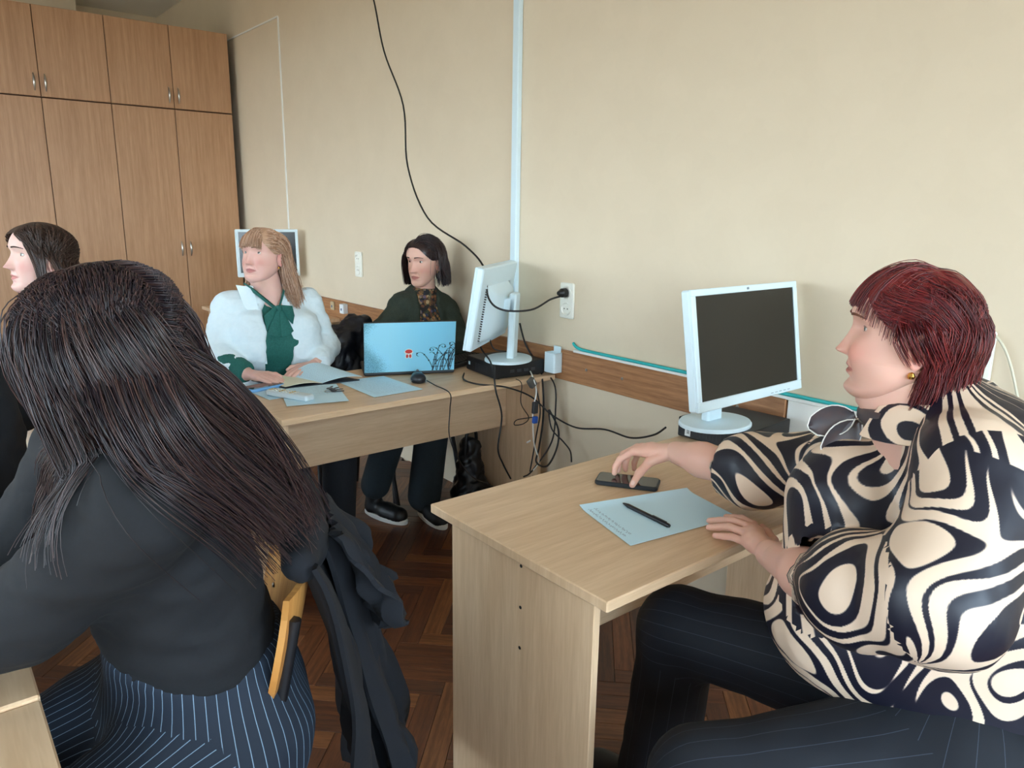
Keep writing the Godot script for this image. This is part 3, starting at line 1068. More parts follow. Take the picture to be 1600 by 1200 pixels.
func smartphone(label: String, ce: Vector3, dirv: Vector3, ln: float, wd: float, case_m: Material) -> void:
	var t := thing("smartphone", label, "phone", ce)
	var d := dirv.normalized()
	var s := Vector3(d.z, 0, -d.x)
	var tr := Transform3D(Basis(s, d, Vector3.UP), Vector3.ZERO)
	if tr.basis.determinant() < 0: tr.basis = Basis(-s, d, Vector3.UP)
	var mb := MB.new()
	mb.slab(rrect(wd, ln, 0.011, 6), 0.0115, tr, 0.0028)
	part(mb, "case", case_m, t)
	mb = MB.new()
	mb.slab(rrect(wd - 0.007, ln - 0.008, 0.008, 5), 0.0006, Transform3D(tr.basis, Vector3(0, 0.0114, 0)), 0.0002)
	part(mb, "screen", M.phone_glass, t)

func build_small_things() -> void:
	M.phone_glass = mat(rgb(8, 9, 12), 0.06, 0.0, 0.6)
	var blue_case := mat(rgb(120, 176, 226), 0.4)
	var dark_case := mat(rgb(30, 38, 44), 0.45)
	# --- on the desk of the red-haired woman
	var n0 := at(925, 757, 1, 0.751)
	var n1 := at(1030, 770, 1, 0.751)
	var dv := (n1 - n0).normalized()
	var far := Vector3(-dv.z, 0, dv.x)
	if far.x < 0: far = -far
	smartphone("black smartphone under the hand of the red-haired woman", (n0 + n1) / 2 + far * 0.038, dv, 0.162, 0.076, dark_case)
	var pm := paper_mat(2, 0.10, 0.92, 0.955, 0.905, rgb(70, 84, 110), 3, true)
	# the writing runs along the short edge a-d: turn the sheet so that rows lie along it
	var pa := at(905, 793, 1, 0.7515)
	var pb := at(1073, 766, 1, 0.7515)
	var pc := at(1152, 808, 1, 0.7515)
	var pd := at(985, 853, 1, 0.7515)
	paper("blank white sheet with two handwritten lines under the black pen", pb, pc, pd, pa, pm, func(u, v): return 0.006 * smoothstep(0.12, 0.0, u) + 0.0008)
	var p0 := at(973, 786, 1, 0.7575)
	var p1 := at(1046, 822, 1, 0.7575)
	var t := thing("pen", "black ballpoint pen lying across the white sheet", "pen", p0)
	var ax := p1 - p0
	var mb := MB.new()
	mb.tube([ax * 0.1, ax * 0.12, ax * 0.9, ax * 0.985, ax], [0.0045, 0.0052, 0.0052, 0.0048, 0.004], 12)
	part(mb, "barrel", mat(rgb(18, 20, 24), 0.35), t)
	mb = MB.new()
	mb.tube([Vector3.ZERO, ax * 0.03, ax * 0.1], [0.0008, 0.0025, 0.0044], 10)
	part(mb, "tip", mat(rgb(30, 32, 36), 0.3), t)
	mb = MB.new()
	mb.box(ax * 0.8 + Vector3(0, 0.0062, 0), Vector3(0.003, 0.0016, 0.045), T(Vector3.ZERO, ax).basis, 0.0005)
	part(mb, "clip", mat(rgb(40, 44, 50), 0.3), t)
	# --- on the laptop desk
	var flat := func(u, v): return 0.0006 + 0.0015 * u * v
	var txt := paper_mat(26, 0.12, 0.9, 0.08, 0.9, rgb(150, 176, 196), 7)
	var txt2 := paper_mat(10, 0.12, 0.8, 0.1, 0.5, rgb(160, 180, 196), 9)
	paper("printed sheet beside the computer mouse", Vector3(1.318, 0.7515, -2.745), Vector3(1.522, 0.7515, -2.722), Vector3(1.526, 0.7515, -2.42), Vector3(1.312, 0.7515, -2.42), txt, flat)
	paper("white sheet under the grey remote control and keys", Vector3(1.085, 0.7528, -2.76), Vector3(1.295, 0.7528, -2.70), Vector3(1.208, 0.7528, -2.42), Vector3(0.998, 0.7528, -2.482), txt2, flat)
	paper("white sheet under the light blue smartphone", Vector3(0.962, 0.7512, -2.90), Vector3(1.165, 0.7512, -2.905), Vector3(1.19, 0.7512, -2.62), Vector3(0.985, 0.7512, -2.61), txt2, flat)
	smartphone("smartphone in a light blue case lying by the notebook", Vector3(1.035, 0.7535, -2.795), Vector3(0.97, 0, -0.22), 0.15, 0.075, blue_case)
	# open notebook with a raised loose page
	t = thing("notebook", "open notebook with a cream page and a curling lined page", "notebook", Vector3(1.22, 0.7555, -2.82))
	var ub := Vector3(0.86, 0, 0.1).normalized()
	var vb := Vector3(0.25, 0, 0.95).normalized()
	mb = MB.new()
	var rows := []
	for r in 2:
		var row := []
		for q in 9: row.push_back(ub * (q / 4.0 - 1.0) * 0.152 + vb * (r - 0.5) * 0.215)
		rows.push_back(row)
	mb.sheet(rows, 0.004)
	part(mb, "cover", mat(rgb(24, 34, 46), 0.5), t)
	for side in [-1.0, 1.0]:
		mb = MB.new()
		rows = []
		for r in 7:
			var row := []
			for q in 9:
				var f := q / 8.0
				var lift: float = 0.003 + 0.012 * sin(f * PI * 0.9) * (1.0 - 0.5 * f)
				if side > 0: lift = 0.004 + 0.045 * sin(f * PI * 0.8) * (1.0 - r / 9.0)
				row.push_back(ub * (side * f * (0.147 if side < 0 else 0.165)) + vb * ((r / 6.0 - 0.5) * 0.208) + Vector3(0, lift, 0))
			rows.push_back(row)
		mb.sheet(rows, 0.0016 if side < 0 else 0.0008)
		var pmx: Material = mat(rgb(226, 224, 200), 0.7)
		if side > 0:
			for k in mb.uv.size(): mb.uv[k] = Vector2(mb.uv[k].x / 0.165, mb.uv[k].y / 0.208)
			pmx = paper_mat(15, 0.06, 0.96, 0.08, 0.94, rgb(140, 160, 186), 13, true)
		part(mb, "page", pmx, t)
	# remote control
	var r0 := Vector3(1.012, 0.7545, -2.688)
	var r1 := Vector3(1.098, 0.7545, -2.49)
	t = thing("remote_control", "pale grey remote control with rows of small buttons", "remote", (r0 + r1) / 2)
	var rd := (r1 - r0).normalized()
	var rb := Basis(Vector3(rd.z, 0, -rd.x), rd, Vector3.UP)
	if rb.determinant() < 0: rb = Basis(-rb.x, rb.y, rb.z)
	mb = MB.new()
	mb.slab(rrect(0.046, 0.205, 0.012, 5), 0.022, Transform3D(rb, Vector3.ZERO), 0.005)
	part(mb, "case", mat(rgb(196, 210, 214), 0.45), t)
	for r in 8:
		for q in 3:
			mb = MB.new()
			mb.lathe([Vector2(0.0042, 0.0), Vector2(0.0038, 0.0018), Vector2(0, 0.002)], Transform3D(Basis.IDENTITY, rb * Vector3((q - 1) * 0.0125, -0.085 + r * 0.0165, 0.0218)), 8)
			part(mb, "button", M.white_soft if r % 3 else mat(rgb(206, 170, 90), 0.5), t)
	# bunch of keys
	t = thing("key_ring", "bunch of dark metal keys on the white sheet", "keys", Vector3(1.205, 0.756, -2.585))
	mb = MB.new()
	var rp := []
	for q in 21: rp.push_back(Vector3(cos(TAU * q / 20.0) * 0.013, 0.002, sin(TAU * q / 20.0) * 0.013))
	mb.tube(rp, 0.0011, 6, false)
	part(mb, "ring", M.steel, t)
	for q in 4:
		mb = MB.new()
		var an := -0.5 + q * 0.45
		var kb := Basis(Vector3.UP, an) * Basis(Vector3.RIGHT, -PI / 2)
		mb.slab(PackedVector2Array([Vector2(0.010, -0.004), Vector2(0.016, -0.011), Vector2(0.028, -0.011), Vector2(0.034, -0.004), Vector2(0.06, -0.004), Vector2(0.06, 0.001), Vector2(0.054, 0.004), Vector2(0.034, 0.004), Vector2(0.028, 0.011), Vector2(0.016, 0.011), Vector2(0.010, 0.004)]), 0.0022, Transform3D(kb, Vector3(0, 0.001 + q * 0.0021, 0)), 0.0004)
		part(mb, "key", mat(rgb(70, 72, 76), 0.35, 0.8), t)
	# laptop seen from behind its lid
	var A := Vector3(1.452, 0.7515, -2.762)
	var B := Vector3(1.803, 0.7515, -2.605)
	var lx := (B - A).normalized()
	var lz := Vector3(lx.z, 0, -lx.x)        # towards the user
	if lz.z > 0: lz = -lz
	var lw := (B - A).length()
	t = thing("laptop", "open laptop with a pale blue flower-print lid and a red sticker", "laptop", (A + B) / 2)
	mb = MB.new()
	var lb := Basis(lx, Vector3.UP, lx.cross(Vector3.UP))
	mb.box(lz * 0.12 + Vector3(0, 0.011, 0), Vector3(lw, 0.018, 0.24), lb, 0.004)
	part(mb, "base", mat(rgb(40, 42, 46), 0.4), t)
	for r in 5:
		for q in 14:
			mb = MB.new()
			mb.box(lz * (0.05 + r * 0.019) + lx * ((q - 6.5) * 0.0215) + Vector3(0, 0.021, 0), Vector3(0.018, 0.002, 0.016), lb, 0.0005)
			part(mb, "key", M.black, t)
	# lid leaning towards the camera side
	var up := (Vector3.UP * 0.97 - lz * 0.24).normalized()
	var back := lx.cross(up)
	if back.dot(lz) > 0: back = -back       # outer face
	var lh := 0.228
	var img := Image.create(384, 256, false, Image.FORMAT_RGB8)
	var sp := noise(91, 0.25, 2)
	var rg := RandomNumberGenerator.new()
	rg.seed = 4
	for y in 256:
		for x in 384:
			var c := rgb(134, 206, 232).lerp(rgb(160, 222, 242), 0.5 + 0.5 * sin(x * 0.012 + 1.0))
			var dens := smoothstep(110.0, 0.0, x + 40.0 * sin(y * 0.02)) * 0.75
			if sp.get_noise_2d(x * 1.6, y * 1.6) * 0.5 + 0.5 < dens * 0.75: c = c.lerp(rgb(44, 84, 98), 0.65)
			img.set_pixel(x, y, c)
	for st in 16:
		# curling stems rising from the lower right corner
		var x := 330.0 + rg.randf_range(-45, 40)
		var y := 255.0
		var an := -PI / 2 + rg.randf_range(-0.35, 0.3)
		var cv := rg.randf_range(-0.006, 0.006)
		var n := 90 + rg.randi() % 150
		for k in n:
			x += cos(an); y += sin(an)
			an += cv
			if k > n * 0.6: cv += 0.0022 * signf(cv)
			var w := 3 if k < n / 2 else 2
			for dx in range(-w / 2, w / 2 + 1):
				var ix := int(x) + dx
				if ix >= 0 and ix < 384 and y >= 0 and y < 256: img.set_pixel(ix, int(y), rgb(22, 40, 52))
			if k % 37 == 20:
				for bx in range(-4, 5):
					for by in range(-4, 5):
						if bx * bx + by * by < rg.randi_range(6, 18) and int(x) + bx in range(0, 384) and int(y) + by in range(0, 256): img.set_pixel(int(x) + bx, int(y) + by, rgb(34, 60, 76))
	var lm := mat(Color(1, 1, 1), 0.35)
	lm.albedo_texture = ImageTexture.create_from_image(img)
	mb = MB.new()
	var lbas := Basis(lx, up, back)
	mb.box(up * (lh / 2 + 0.014) - back * 0.004, Vector3(lw, lh, 0.008), lbas, 0.002)
	var lid := part(mb, "lid", mat(rgb(36, 38, 42), 0.4), t)
	mb = MB.new()
	var o0 := up * 0.016 + back * 0.0004
	mb.flat(o0 - lx * (lw / 2 - 0.002), o0 + lx * (lw / 2 - 0.002), o0 + lx * (lw / 2 - 0.002) + up * (lh - 0.004), o0 - lx * (lw / 2 - 0.002) + up * (lh - 0.004), back, Vector2(0, 1), Vector2(1, 1), Vector2(1, 0), Vector2(0, 0))
	part(mb, "printed_cover", lm, lid)
	mb = MB.new()
	mb.box(up * (lh / 2 + 0.014) - back * 0.0085, Vector3(lw - 0.02, lh - 0.024, 0.001), lbas, 0.0)
	part(mb, "screen", M.screen, lid)
	var sb := Transform3D(lbas, up * 0.1 + back * 0.0006 - lx * 0.006)
	mb = MB.new()
	mb.slab(PackedVector2Array([Vector2(-0.019, 0.006), Vector2(-0.012, 0.018), Vector2(0.0, 0.022), Vector2(0.012, 0.018), Vector2(0.019, 0.006), Vector2(0.013, -0.002), Vector2(0.014, -0.022), Vector2(0.002, -0.022), Vector2(0, -0.012), Vector2(-0.002, -0.022), Vector2(-0.014, -0.022), Vector2(-0.013, -0.002)]), 0.0006, sb, 0.0002)
	var stk := part(mb, "sticker", mat(rgb(232, 224, 214), 0.5), lid)
	for a in [[Vector2(0, 0.009), Vector2(0.015, 0.009)], [Vector2(-0.0065, -0.012), Vector2(0.005, 0.0085)], [Vector2(0.0065, -0.012), Vector2(0.005, 0.0085)]]:
		mb = MB.new()
		var el := PackedVector2Array()
		for q in 18: el.push_back(a[0] + Vector2(cos(TAU * q / 18) * a[1].x, sin(TAU * q / 18) * a[1].y))
		mb.slab(el, 0.0003, Transform3D(sb.basis, sb.origin + back * 0.0006), 0.0001)
		part(mb, "red_patch", mat(rgb(200, 62, 54), 0.5), stk)
	# computer mouse with its cable
	t = thing("computer_mouse", "black computer mouse on the laptop desk", "mouse", Vector3(1.592, 0.7515, -2.56), -0.5)
	mb = MB.new()
	var sf := SF.new(Vector3(-0.05, -0.01, -0.075), Vector3(0.05, 0.055, 0.075), 0.0045)
	sf.cap(Vector3(0, 0.012, -0.03), Vector3(0, 0.014, 0.026), 0.027, 0.031, 0.02, Vector3.UP, 1.15)
	sf.cut(Vector3.ZERO, Vector3.DOWN, 0.2)
	sf.mesh(mb)
	part(mb, "shell", mat(rgb(24, 28, 34), 0.35), t)
	mb = MB.new()
	mb.tube([Vector3(0, 0.036, -0.035), Vector3(0, 0.0365, -0.025)], 0.006, 12)
	part(mb, "wheel", mat(rgb(70, 76, 84), 0.5), t)
	mb = MB.new()
	for s in [-1.0, 1.0]:
		mb = MB.new()
		mb.tube(cr([Vector3(s * 0.024, 0.012, -0.045), Vector3(s * 0.031, 0.012, 0.0), Vector3(s * 0.028, 0.012, 0.045)], 5), 0.0012, 5)
		part(mb, "side_line", mat(rgb(150, 170, 186), 0.4), t)
	wire("mouse_cable", "thin black mouse cable hanging over the desk edge", [Vector3(1.612, 0.757, -2.525), at(680, 602, 1, 0.754), at(696, 613, 1, 0.754) + Vector3(0, 0.002, 0.03), at(703, 640, 2, -2.315), at(702, 680, 2, -2.31), at(715, 715, 2, -2.31), at(738, 745, 2, -2.33), at(766, 757, 2, -2.42)], 0.0022, M.cable)
	# keyboard behind the laptop, by the monitor
	t = thing("keyboard", "black keyboard lying behind the laptop by the monitor", "keyboard", Vector3(1.93, 0.7515, -2.76), 0.35)
	mb = MB.new()
	mb.box(Vector3(0, 0.01, 0), Vector3(0.36, 0.018, 0.13), Basis.IDENTITY, 0.004)
	part(mb, "case", M.black, t)
	for r in 5:
		for q in 16:
			mb = MB.new()
			mb.box(Vector3((q - 7.5) * 0.0212, 0.022, (r - 2) * 0.021), Vector3(0.017, 0.006, 0.017), Basis.IDENTITY, 0.002)
			part(mb, "key", mat(rgb(30, 30, 34), 0.5) if q == 0 and r == 0 else M.black, t)
	# --- cables
	wire("hanging_cable", "long black power cable hanging from above to the wall socket", [Vector3(2.04, 3.145, -3.9), Vector3(2.02, 2.8, -3.78), at(583, -4, 0, 2.0), at(600, 80, 0, 1.98), at(630, 165, 0, 1.95), at(637, 260, 0, 1.92), at(668, 340, 0, 1.88), at(728, 385, 0, 1.85), at(757, 420, 0, 1.82), at(763, 465, 0, 1.80), at(785, 484, 0, 1.82), at(830, 484, 0, 1.93), at(860, 468, 0, 2.05), at(876, 463, 0, 2.125)], 0.0042, M.cable)
	t = thing("power_plug", "black round power plug in the upper outlet by the trunking", "plug", Vector3(2.152, 1.107, -2.29))
	mb = MB.new()
	mb.lathe([Vector2(0, 0.042), Vector2(0.008, 0.042), Vector2(0.014, 0.03), Vector2(0.019, 0.022), Vector2(0.0195, 0.0), Vector2(0, 0.0)], Transform3D(Basis(Vector3.BACK, PI / 2), Vector3.ZERO), 20)
	part(mb, "body", M.cable, t)
	t = thing("power_plug", "dark power plug in the socket behind the red-haired woman", "plug", Vector3(2.152, 1.046, -0.725))
	mb = MB.new()
	mb.lathe([Vector2(0, 0.03), Vector2(0.012, 0.03), Vector2(0.0185, 0.02), Vector2(0.0195, 0.0), Vector2(0, 0.0)], Transform3D(Basis(Vector3.BACK, PI / 2), Vector3.ZERO), 20)
	part(mb, "body", mat(rgb(44, 42, 40), 0.4), t)
	wire("wall_cable", "pale grey cable looping down the wall behind the red-haired woman", [Vector3(2.158, 1.14, -0.76), at(1528, 516, 0, 2.155), at(1550, 520, 0, 2.15), at(1572, 550, 0, 2.15), at(1588, 610, 0, 2.155), at(1602, 700, 0, 2.16), at(1608, 800, 0, 2.16)], 0.0034, mat(rgb(206, 200, 176), 0.5))
	var ck := [
		["monitor_cable", "black cable dropping from the rear-facing monitor over the desk edge", [at(746, 522, 0, 1.90), at(752, 545, 0, 1.86), at(766, 565, 0, 1.84), at(772, 590, 2, -2.335), at(775, 612, 2, -2.315), at(784, 650, 2, -2.31), at(778, 700, 2, -2.31), at(786, 725, 2, -2.31), at(798, 748, 2, -2.31)], 0.0036],
		["monitor_cable", "short black cable with a bead under the rear-facing monitor", [at(764, 508, 0, 1.93), at(765, 528, 0, 1.93), at(772, 545, 0, 1.92), at(790, 549, 0, 2.05)], 0.003],
		["long_cable", "black cable running from one desktop computer to the other", [at(727, 580, 0, 1.885), at(724, 592, 1, 0.757), at(745, 600, 1, 0.757), at(790, 605, 2, -2.325), at(830, 620, 2, -2.31), at(862, 648, 2, -2.25), at(900, 668, 0, 2.08), at(945, 671, 0, 2.1), at(985, 684, 0, 2.03), at(1020, 680, 0, 1.92), at(1040, 668, 0, 1.86)], 0.0036],
		["cable_loop", "thick black cable looping from behind the monitor to the floor", [at(812, 505, 0, 2.14), at(822, 540, 0, 2.14), at(842, 572, 0, 2.15), at(848, 600, 2, -2.31), at(849, 650, 2, -2.3), at(842, 700, 2, -2.3), at(838, 722, 2, -2.28), at(855, 728, 2, -2.25), at(870, 700, 2, -2.25), at(872, 670, 2, -2.26), at(858, 640, 2, -2.3)], 0.0042],
		["cable_loop", "black cable arching from the computer and sweeping to the wall", [at(822, 572, 0, 2.13), at(846, 578, 0, 2.15), at(866, 600, 2, -2.29), at(868, 640, 2, -2.27), at(862, 690, 2, -2.27), at(832, 735, 2, -2.3), at(818, 745, 2, -2.3)], 0.0036],
		["cable_loop", "thin black cable with a small loop at the desk end panel", [at(806, 592, 2, -2.315), at(815, 600, 2, -2.31), at(814, 630, 2, -2.31), at(826, 652, 2, -2.31), at(818, 662, 2, -2.31), at(804, 664, 2, -2.305), at(808, 656, 2, -2.305), at(834, 652, 2, -2.3)], 0.002],
		["cable_loop", "black cable hanging beside the white cable to the floor", [at(836, 600, 2, -2.315), at(844, 640, 2, -2.3), at(838, 680, 2, -2.3), at(832, 715, 2, -2.3), at(828, 737, 2, -2.3)], 0.0032],
		["cable_loop", "black cable curving away towards the wall behind the near desk", [at(857, 640, 2, -2.29), at(862, 670, 2, -2.27), at(880, 690, 2, -2.2), at(891, 705, 2, -2.15), at(893, 722, 2, -2.12)], 0.0034],
		["cable_coil", "coil of black cable behind the near desktop computer", [at(1178, 668, 0, 2.09), at(1192, 655, 0, 2.1), at(1212, 655, 0, 2.1), at(1226, 664, 0, 2.1), at(1210, 674, 0, 2.07), at(1188, 676, 0, 2.06), at(1180, 684, 0, 2.04), at(1195, 690, 0, 2.02), at(1215, 680, 0, 2.04)], 0.003]]
	for a in ck: wire(a[0], a[1], a[2], a[3], M.cable)
	wire("white_cable", "white cable hanging among the black ones at the desk end", [at(824, 572, 0, 2.13), at(832, 588, 2, -2.3), at(838, 612, 2, -2.295), at(833, 640, 2, -2.295), at(834, 690, 2, -2.295), at(842, 720, 2, -2.29), at(833, 735, 2, -2.29)], 0.0028, M.white_soft)
	mb = MB.new()
	mb.box(at(831, 598, 2, -2.295), Vector3(0.034, 0.042, 0.022), Basis(Vector3.BACK, 0.6), 0.004)
	tag(part(mb, "cable_adapter", mat(rgb(78, 76, 72), 0.5)), "small grey adapter block among the cables", "adapter")
	mb = MB.new()
	mb.box(at(836, 637, 2, -2.287), Vector3(0.026, 0.05, 0.018), Basis(Vector3.BACK, -0.05), 0.003)
	tag(part(mb, "cable_connector", mat(rgb(46, 48, 52), 0.5)), "dark connector block above the blue plug", "connector")
	mb = MB.new()
	mb.box(at(836, 656, 2, -2.287), Vector3(0.024, 0.03, 0.016), Basis(Vector3.BACK, -0.05), 0.003)
	tag(part(mb, "cable_connector", mat(rgb(38, 84, 168), 0.45)), "blue video plug among the cables", "connector")
	mb = MB.new()
	mb.box(at(826, 690, 2, -2.29), Vector3(0.022, 0.006, 0.004), Basis(Vector3.BACK, 0.25), 0.001)
	tag(part(mb, "cable_tag", M.white_soft), "small white tag on the hanging cables", "tag")
	# --- clothes and bag
	var ch := Vector3(0.25, 0, -1.29)
	var bo := Vector3(0.939, 0, 0.343)
	var la := Vector3(-0.343, 0, 0.939)
	var cp := func(u: float, w: float, y: float) -> Vector3: return ch + bo * (0.235 + w) + la * u + Vector3(0, y, 0)
	t = thing("coat", "black wool coat hung over the chair back of the long-haired woman", "coat", cp.call(0, 0.1, 0.16))
	sf = SF.new(Vector3(0.3, 0.1, -1.75), Vector3(0.95, 1.0, -0.85), 0.011)
	sf.cap(cp.call(0.10, 0.02, 0.86), cp.call(-0.22, 0.02, 0.87), 0.032, 0.045, 0.03)
	sf.cap(cp.call(0.02, 0.04, 0.85), cp.call(-0.16, 0.05, 0.82), 0.04, 0.06, 0.04, bo, 1.5)
	mb = MB.new()
	sf.mesh(mb, noise(95, 7.0, 3), 0.01, Vector3(1.3, 0.6, 1.3))
	part(mb, "shoulder", M.coat, t, true)
	var fold := noise(96, 1.0, 2)
	for a in [["skirt", 0.15, -0.30, 0.03, 0.17, 0.87, 0.16], ["front_panel", 0.02, -0.24, 0.07, 0.225, 0.86, 0.19], ["collar_flap", 0.06, -0.16, 0.085, 0.185, 0.88, 0.6]]:
		mb = MB.new()
		rows = []
		for r in 22:
			var row := []
			for q in 26:
				var u := q / 25.0
				var v := r / 21.0
				var fo := fold.get_noise_2d(u * 5.5 + a[1] * 9.0, v * 1.2)
				var hem: float = 0.05 * sin(u * 3.0) if a[0] != "collar_flap" else 0.16 * absf(u - 0.62)
				row.push_back(cp.call(lerpf(a[1], a[2], u) * (1.0 + 0.25 * v), lerpf(a[3], a[4], pow(v, 0.75)) + 0.075 * fo * (0.25 + v), lerpf(a[5], a[6] + hem, v) - 0.02 * sin(u * PI) * (1.0 - v)))
			rows.push_back(row)
		mb.sheet(rows, 0.009)
		part(mb, a[0], M.coat, t, true)
	t = thing("jacket", "black quilted jacket heaped on the chair beside the laptop", "jacket", Vector3(1.66, 0.45, -3.33))
	sf = SF.new(Vector3(1.42, 0.4, -3.55), Vector3(1.86, 1.0, -3.15), 0.0105)
	sf.cap(Vector3(1.58, 0.82, -3.36), Vector3(1.74, 0.87, -3.34), 0.055, 0.06, 0.03)
	sf.cap(Vector3(1.55, 0.78, -3.33), Vector3(1.53, 0.5, -3.3), 0.07, 0.09, 0.03)
	sf.cap(Vector3(1.64, 0.8, -3.31), Vector3(1.63, 0.5, -3.27), 0.07, 0.09, 0.02)
	sf.cap(Vector3(1.74, 0.82, -3.33), Vector3(1.72, 0.52, -3.29), 0.07, 0.09, 0.02)
	mb = MB.new()
	sf.mesh(mb, noise(97, 11.0, 3), 0.03, Vector3(1.0, 0.6, 1.0))
	part(mb, "cloth", mat(rgb(15, 18, 28), 0.42), t, true)
	t = thing("bag", "black quilted bag on the floor by the wall under the laptop desk", "bag", Vector3(2.0, 0, -2.72))
	sf = SF.new(Vector3(1.84, -0.02, -2.95), Vector3(2.13, 0.5, -2.5), 0.0105)
	sf.cap(Vector3(2.0, 0.085, -2.78), Vector3(2.01, 0.085, -2.66), 0.082, 0.082, 0.05)
	sf.cap(Vector3(2.0, 0.15, -2.76), Vector3(2.0, 0.34, -2.76), 0.075, 0.05, 0.05)
	sf.cut(Vector3(1.96, 0.002, -2.72), Vector3.DOWN, 0.4)
	mb = MB.new()
	sf.mesh(mb, noise(99, 16.0, 2), 0.016)
	part(mb, "body", mat(rgb(14, 15, 20), 0.38), t, true)
	mb = MB.new()
	mb.tube(cr([Vector3(1.96, 0.3, -2.74), Vector3(1.965, 0.4, -2.74), Vector3(2.0, 0.43, -2.75), Vector3(2.035, 0.4, -2.76), Vector3(2.035, 0.3, -2.76)], 6), 0.008, 8)
	part(mb, "strap", M.black, t, true)

# ================= people =================
func tab(x: float, xs: Array, ys: Array) -> float:
	var m := xs.size()
	if x <= xs[0]: return ys[0]
	if x >= xs[m - 1]: return ys[m - 1]
	var k := 0
	while x > xs[k + 1]: k += 1
	var w: float = xs[k + 1] - xs[k]
	var t: float = (x - xs[k]) / w
	var s0: float = (ys[k + 1] - ys[max(k - 1, 0)]) / max(1e-6, xs[k + 1] - xs[max(k - 1, 0)]) * w
	var s1: float = (ys[min(k + 2, m - 1)] - ys[k]) / max(1e-6, xs[min(k + 2, m - 1)] - xs[k]) * w
	var t2 := t * t
	var t3 := t2 * t
	return (2 * t3 - 3 * t2 + 1) * ys[k] + (t3 - 2 * t2 + t) * s0 + (-2 * t3 + 3 * t2) * ys[k + 1] + (t3 - t2) * s1

const HY := [-0.116, -0.112, -0.105, -0.094, -0.082, -0.066, -0.045, -0.02, 0.01, 0.04, 0.07, 0.092, 0.106, 0.1135, 0.116]
const HW := [0.004, 0.018, 0.031, 0.042, 0.050, 0.057, 0.063, 0.068, 0.072, 0.0745, 0.068, 0.054, 0.035, 0.018, 0.003]
const HF := [0.058, 0.070, 0.079, 0.083, 0.0795, 0.082, 0.084, 0.083, 0.083, 0.090, 0.081, 0.064, 0.042, 0.021, 0.002]
const HB := [0.045, 0.022, 0.008, -0.006, -0.022, -0.045, -0.068, -0.086, -0.096, -0.100, -0.093, -0.076, -0.054, -0.033, -0.012]

func gs(x: float, y: float, w: float, hh: float) -> float:
	return exp(-(x * x) / (w * w) - (y * y) / (hh * hh))

# a point of the head: local +z is the face, +y up, origin in the middle of the head
func hp(P: Dictionary, y: float, th: float) -> Vector3:
	var fat: float = P.fat
	var low := smoothstep(0.02, -0.07, y)
	var a: float = tab(y, HY, HW) * (1.0 + fat * 0.22 * low) * P.wide
	var zf := tab(y, HY, HF)
	var zb := tab(y, HY, HB)
	var zc := (zf + zb) * 0.5 * (1.0 if y < -0.04 else 0.55) + (0.0 if y < -0.04 else -0.002)
	var s := sin(th)
	var c := cos(th)
	var x: float = a * signf(s) * pow(absf(s), 0.92)
	var z: float
	if c > 0.0: z = zc + (zf - zc) * pow(c, 0.86)
	else: z = zc + (zc - zb) * c
	if c > 0.05:
		var f := smoothstep(0.05, 0.45, c)
		var ax := absf(x)
		# nose
		var t: float = clampf((0.014 - y) / 0.046, 0.0, 1.0)
		var ridge: float = (0.004 + 0.021 * pow(t, 1.35)) * P.nose
		var under := smoothstep(-0.042, -0.034, y)
		var wn := 0.0085 + 0.0055 * t
		z += f * ridge * under * exp(-(x * x) / (wn * wn)) * smoothstep(0.03, 0.008, y)
		z += f * 0.0085 * gs(ax - 0.0125, y + 0.033, 0.0065, 0.0075)
		# sockets, brow, cheeks
		z -= f * 0.0095 * gs(ax - 0.031, y - 0.011, 0.018, 0.0125)
		z += f * 0.003 * gs(ax - 0.028, y - 0.031, 0.02, 0.008)
		z += f * (0.0035 + 0.006 * fat) * gs(ax - 0.04, y + 0.03, 0.02, 0.022)
		# lips and chin
		z += f * 0.0042 * gs(ax, y + 0.0565, 0.018, 0.0052)
		z += f * 0.0048 * gs(ax, y + 0.0695, 0.016, 0.0058)
		z -= f * 0.0046 * gs(ax, y + 0.0627, 0.022, 0.0019)
		z -= f * 0.0022 * gs(ax - 0.026, y + 0.0635, 0.006, 0.006)
		z -= f * 0.003 * gs(ax, y + 0.081, 0.018, 0.005)
		z += f * 0.004 * gs(ax, y + 0.097, 0.016, 0.01)
		z -= f * 0.0018 * gs(ax - (0.020 + (-0.04 - y) * 0.35), y + 0.05, 0.004, 0.016) * (1.0 + fat)
	return Vector3(x, y, z)

func ring(mb: MB, rows: Array) -> void:
	# closed rows of points [row][seg] -> surface; colours in mb.c set by the caller through mb.col per vertex array
	pass

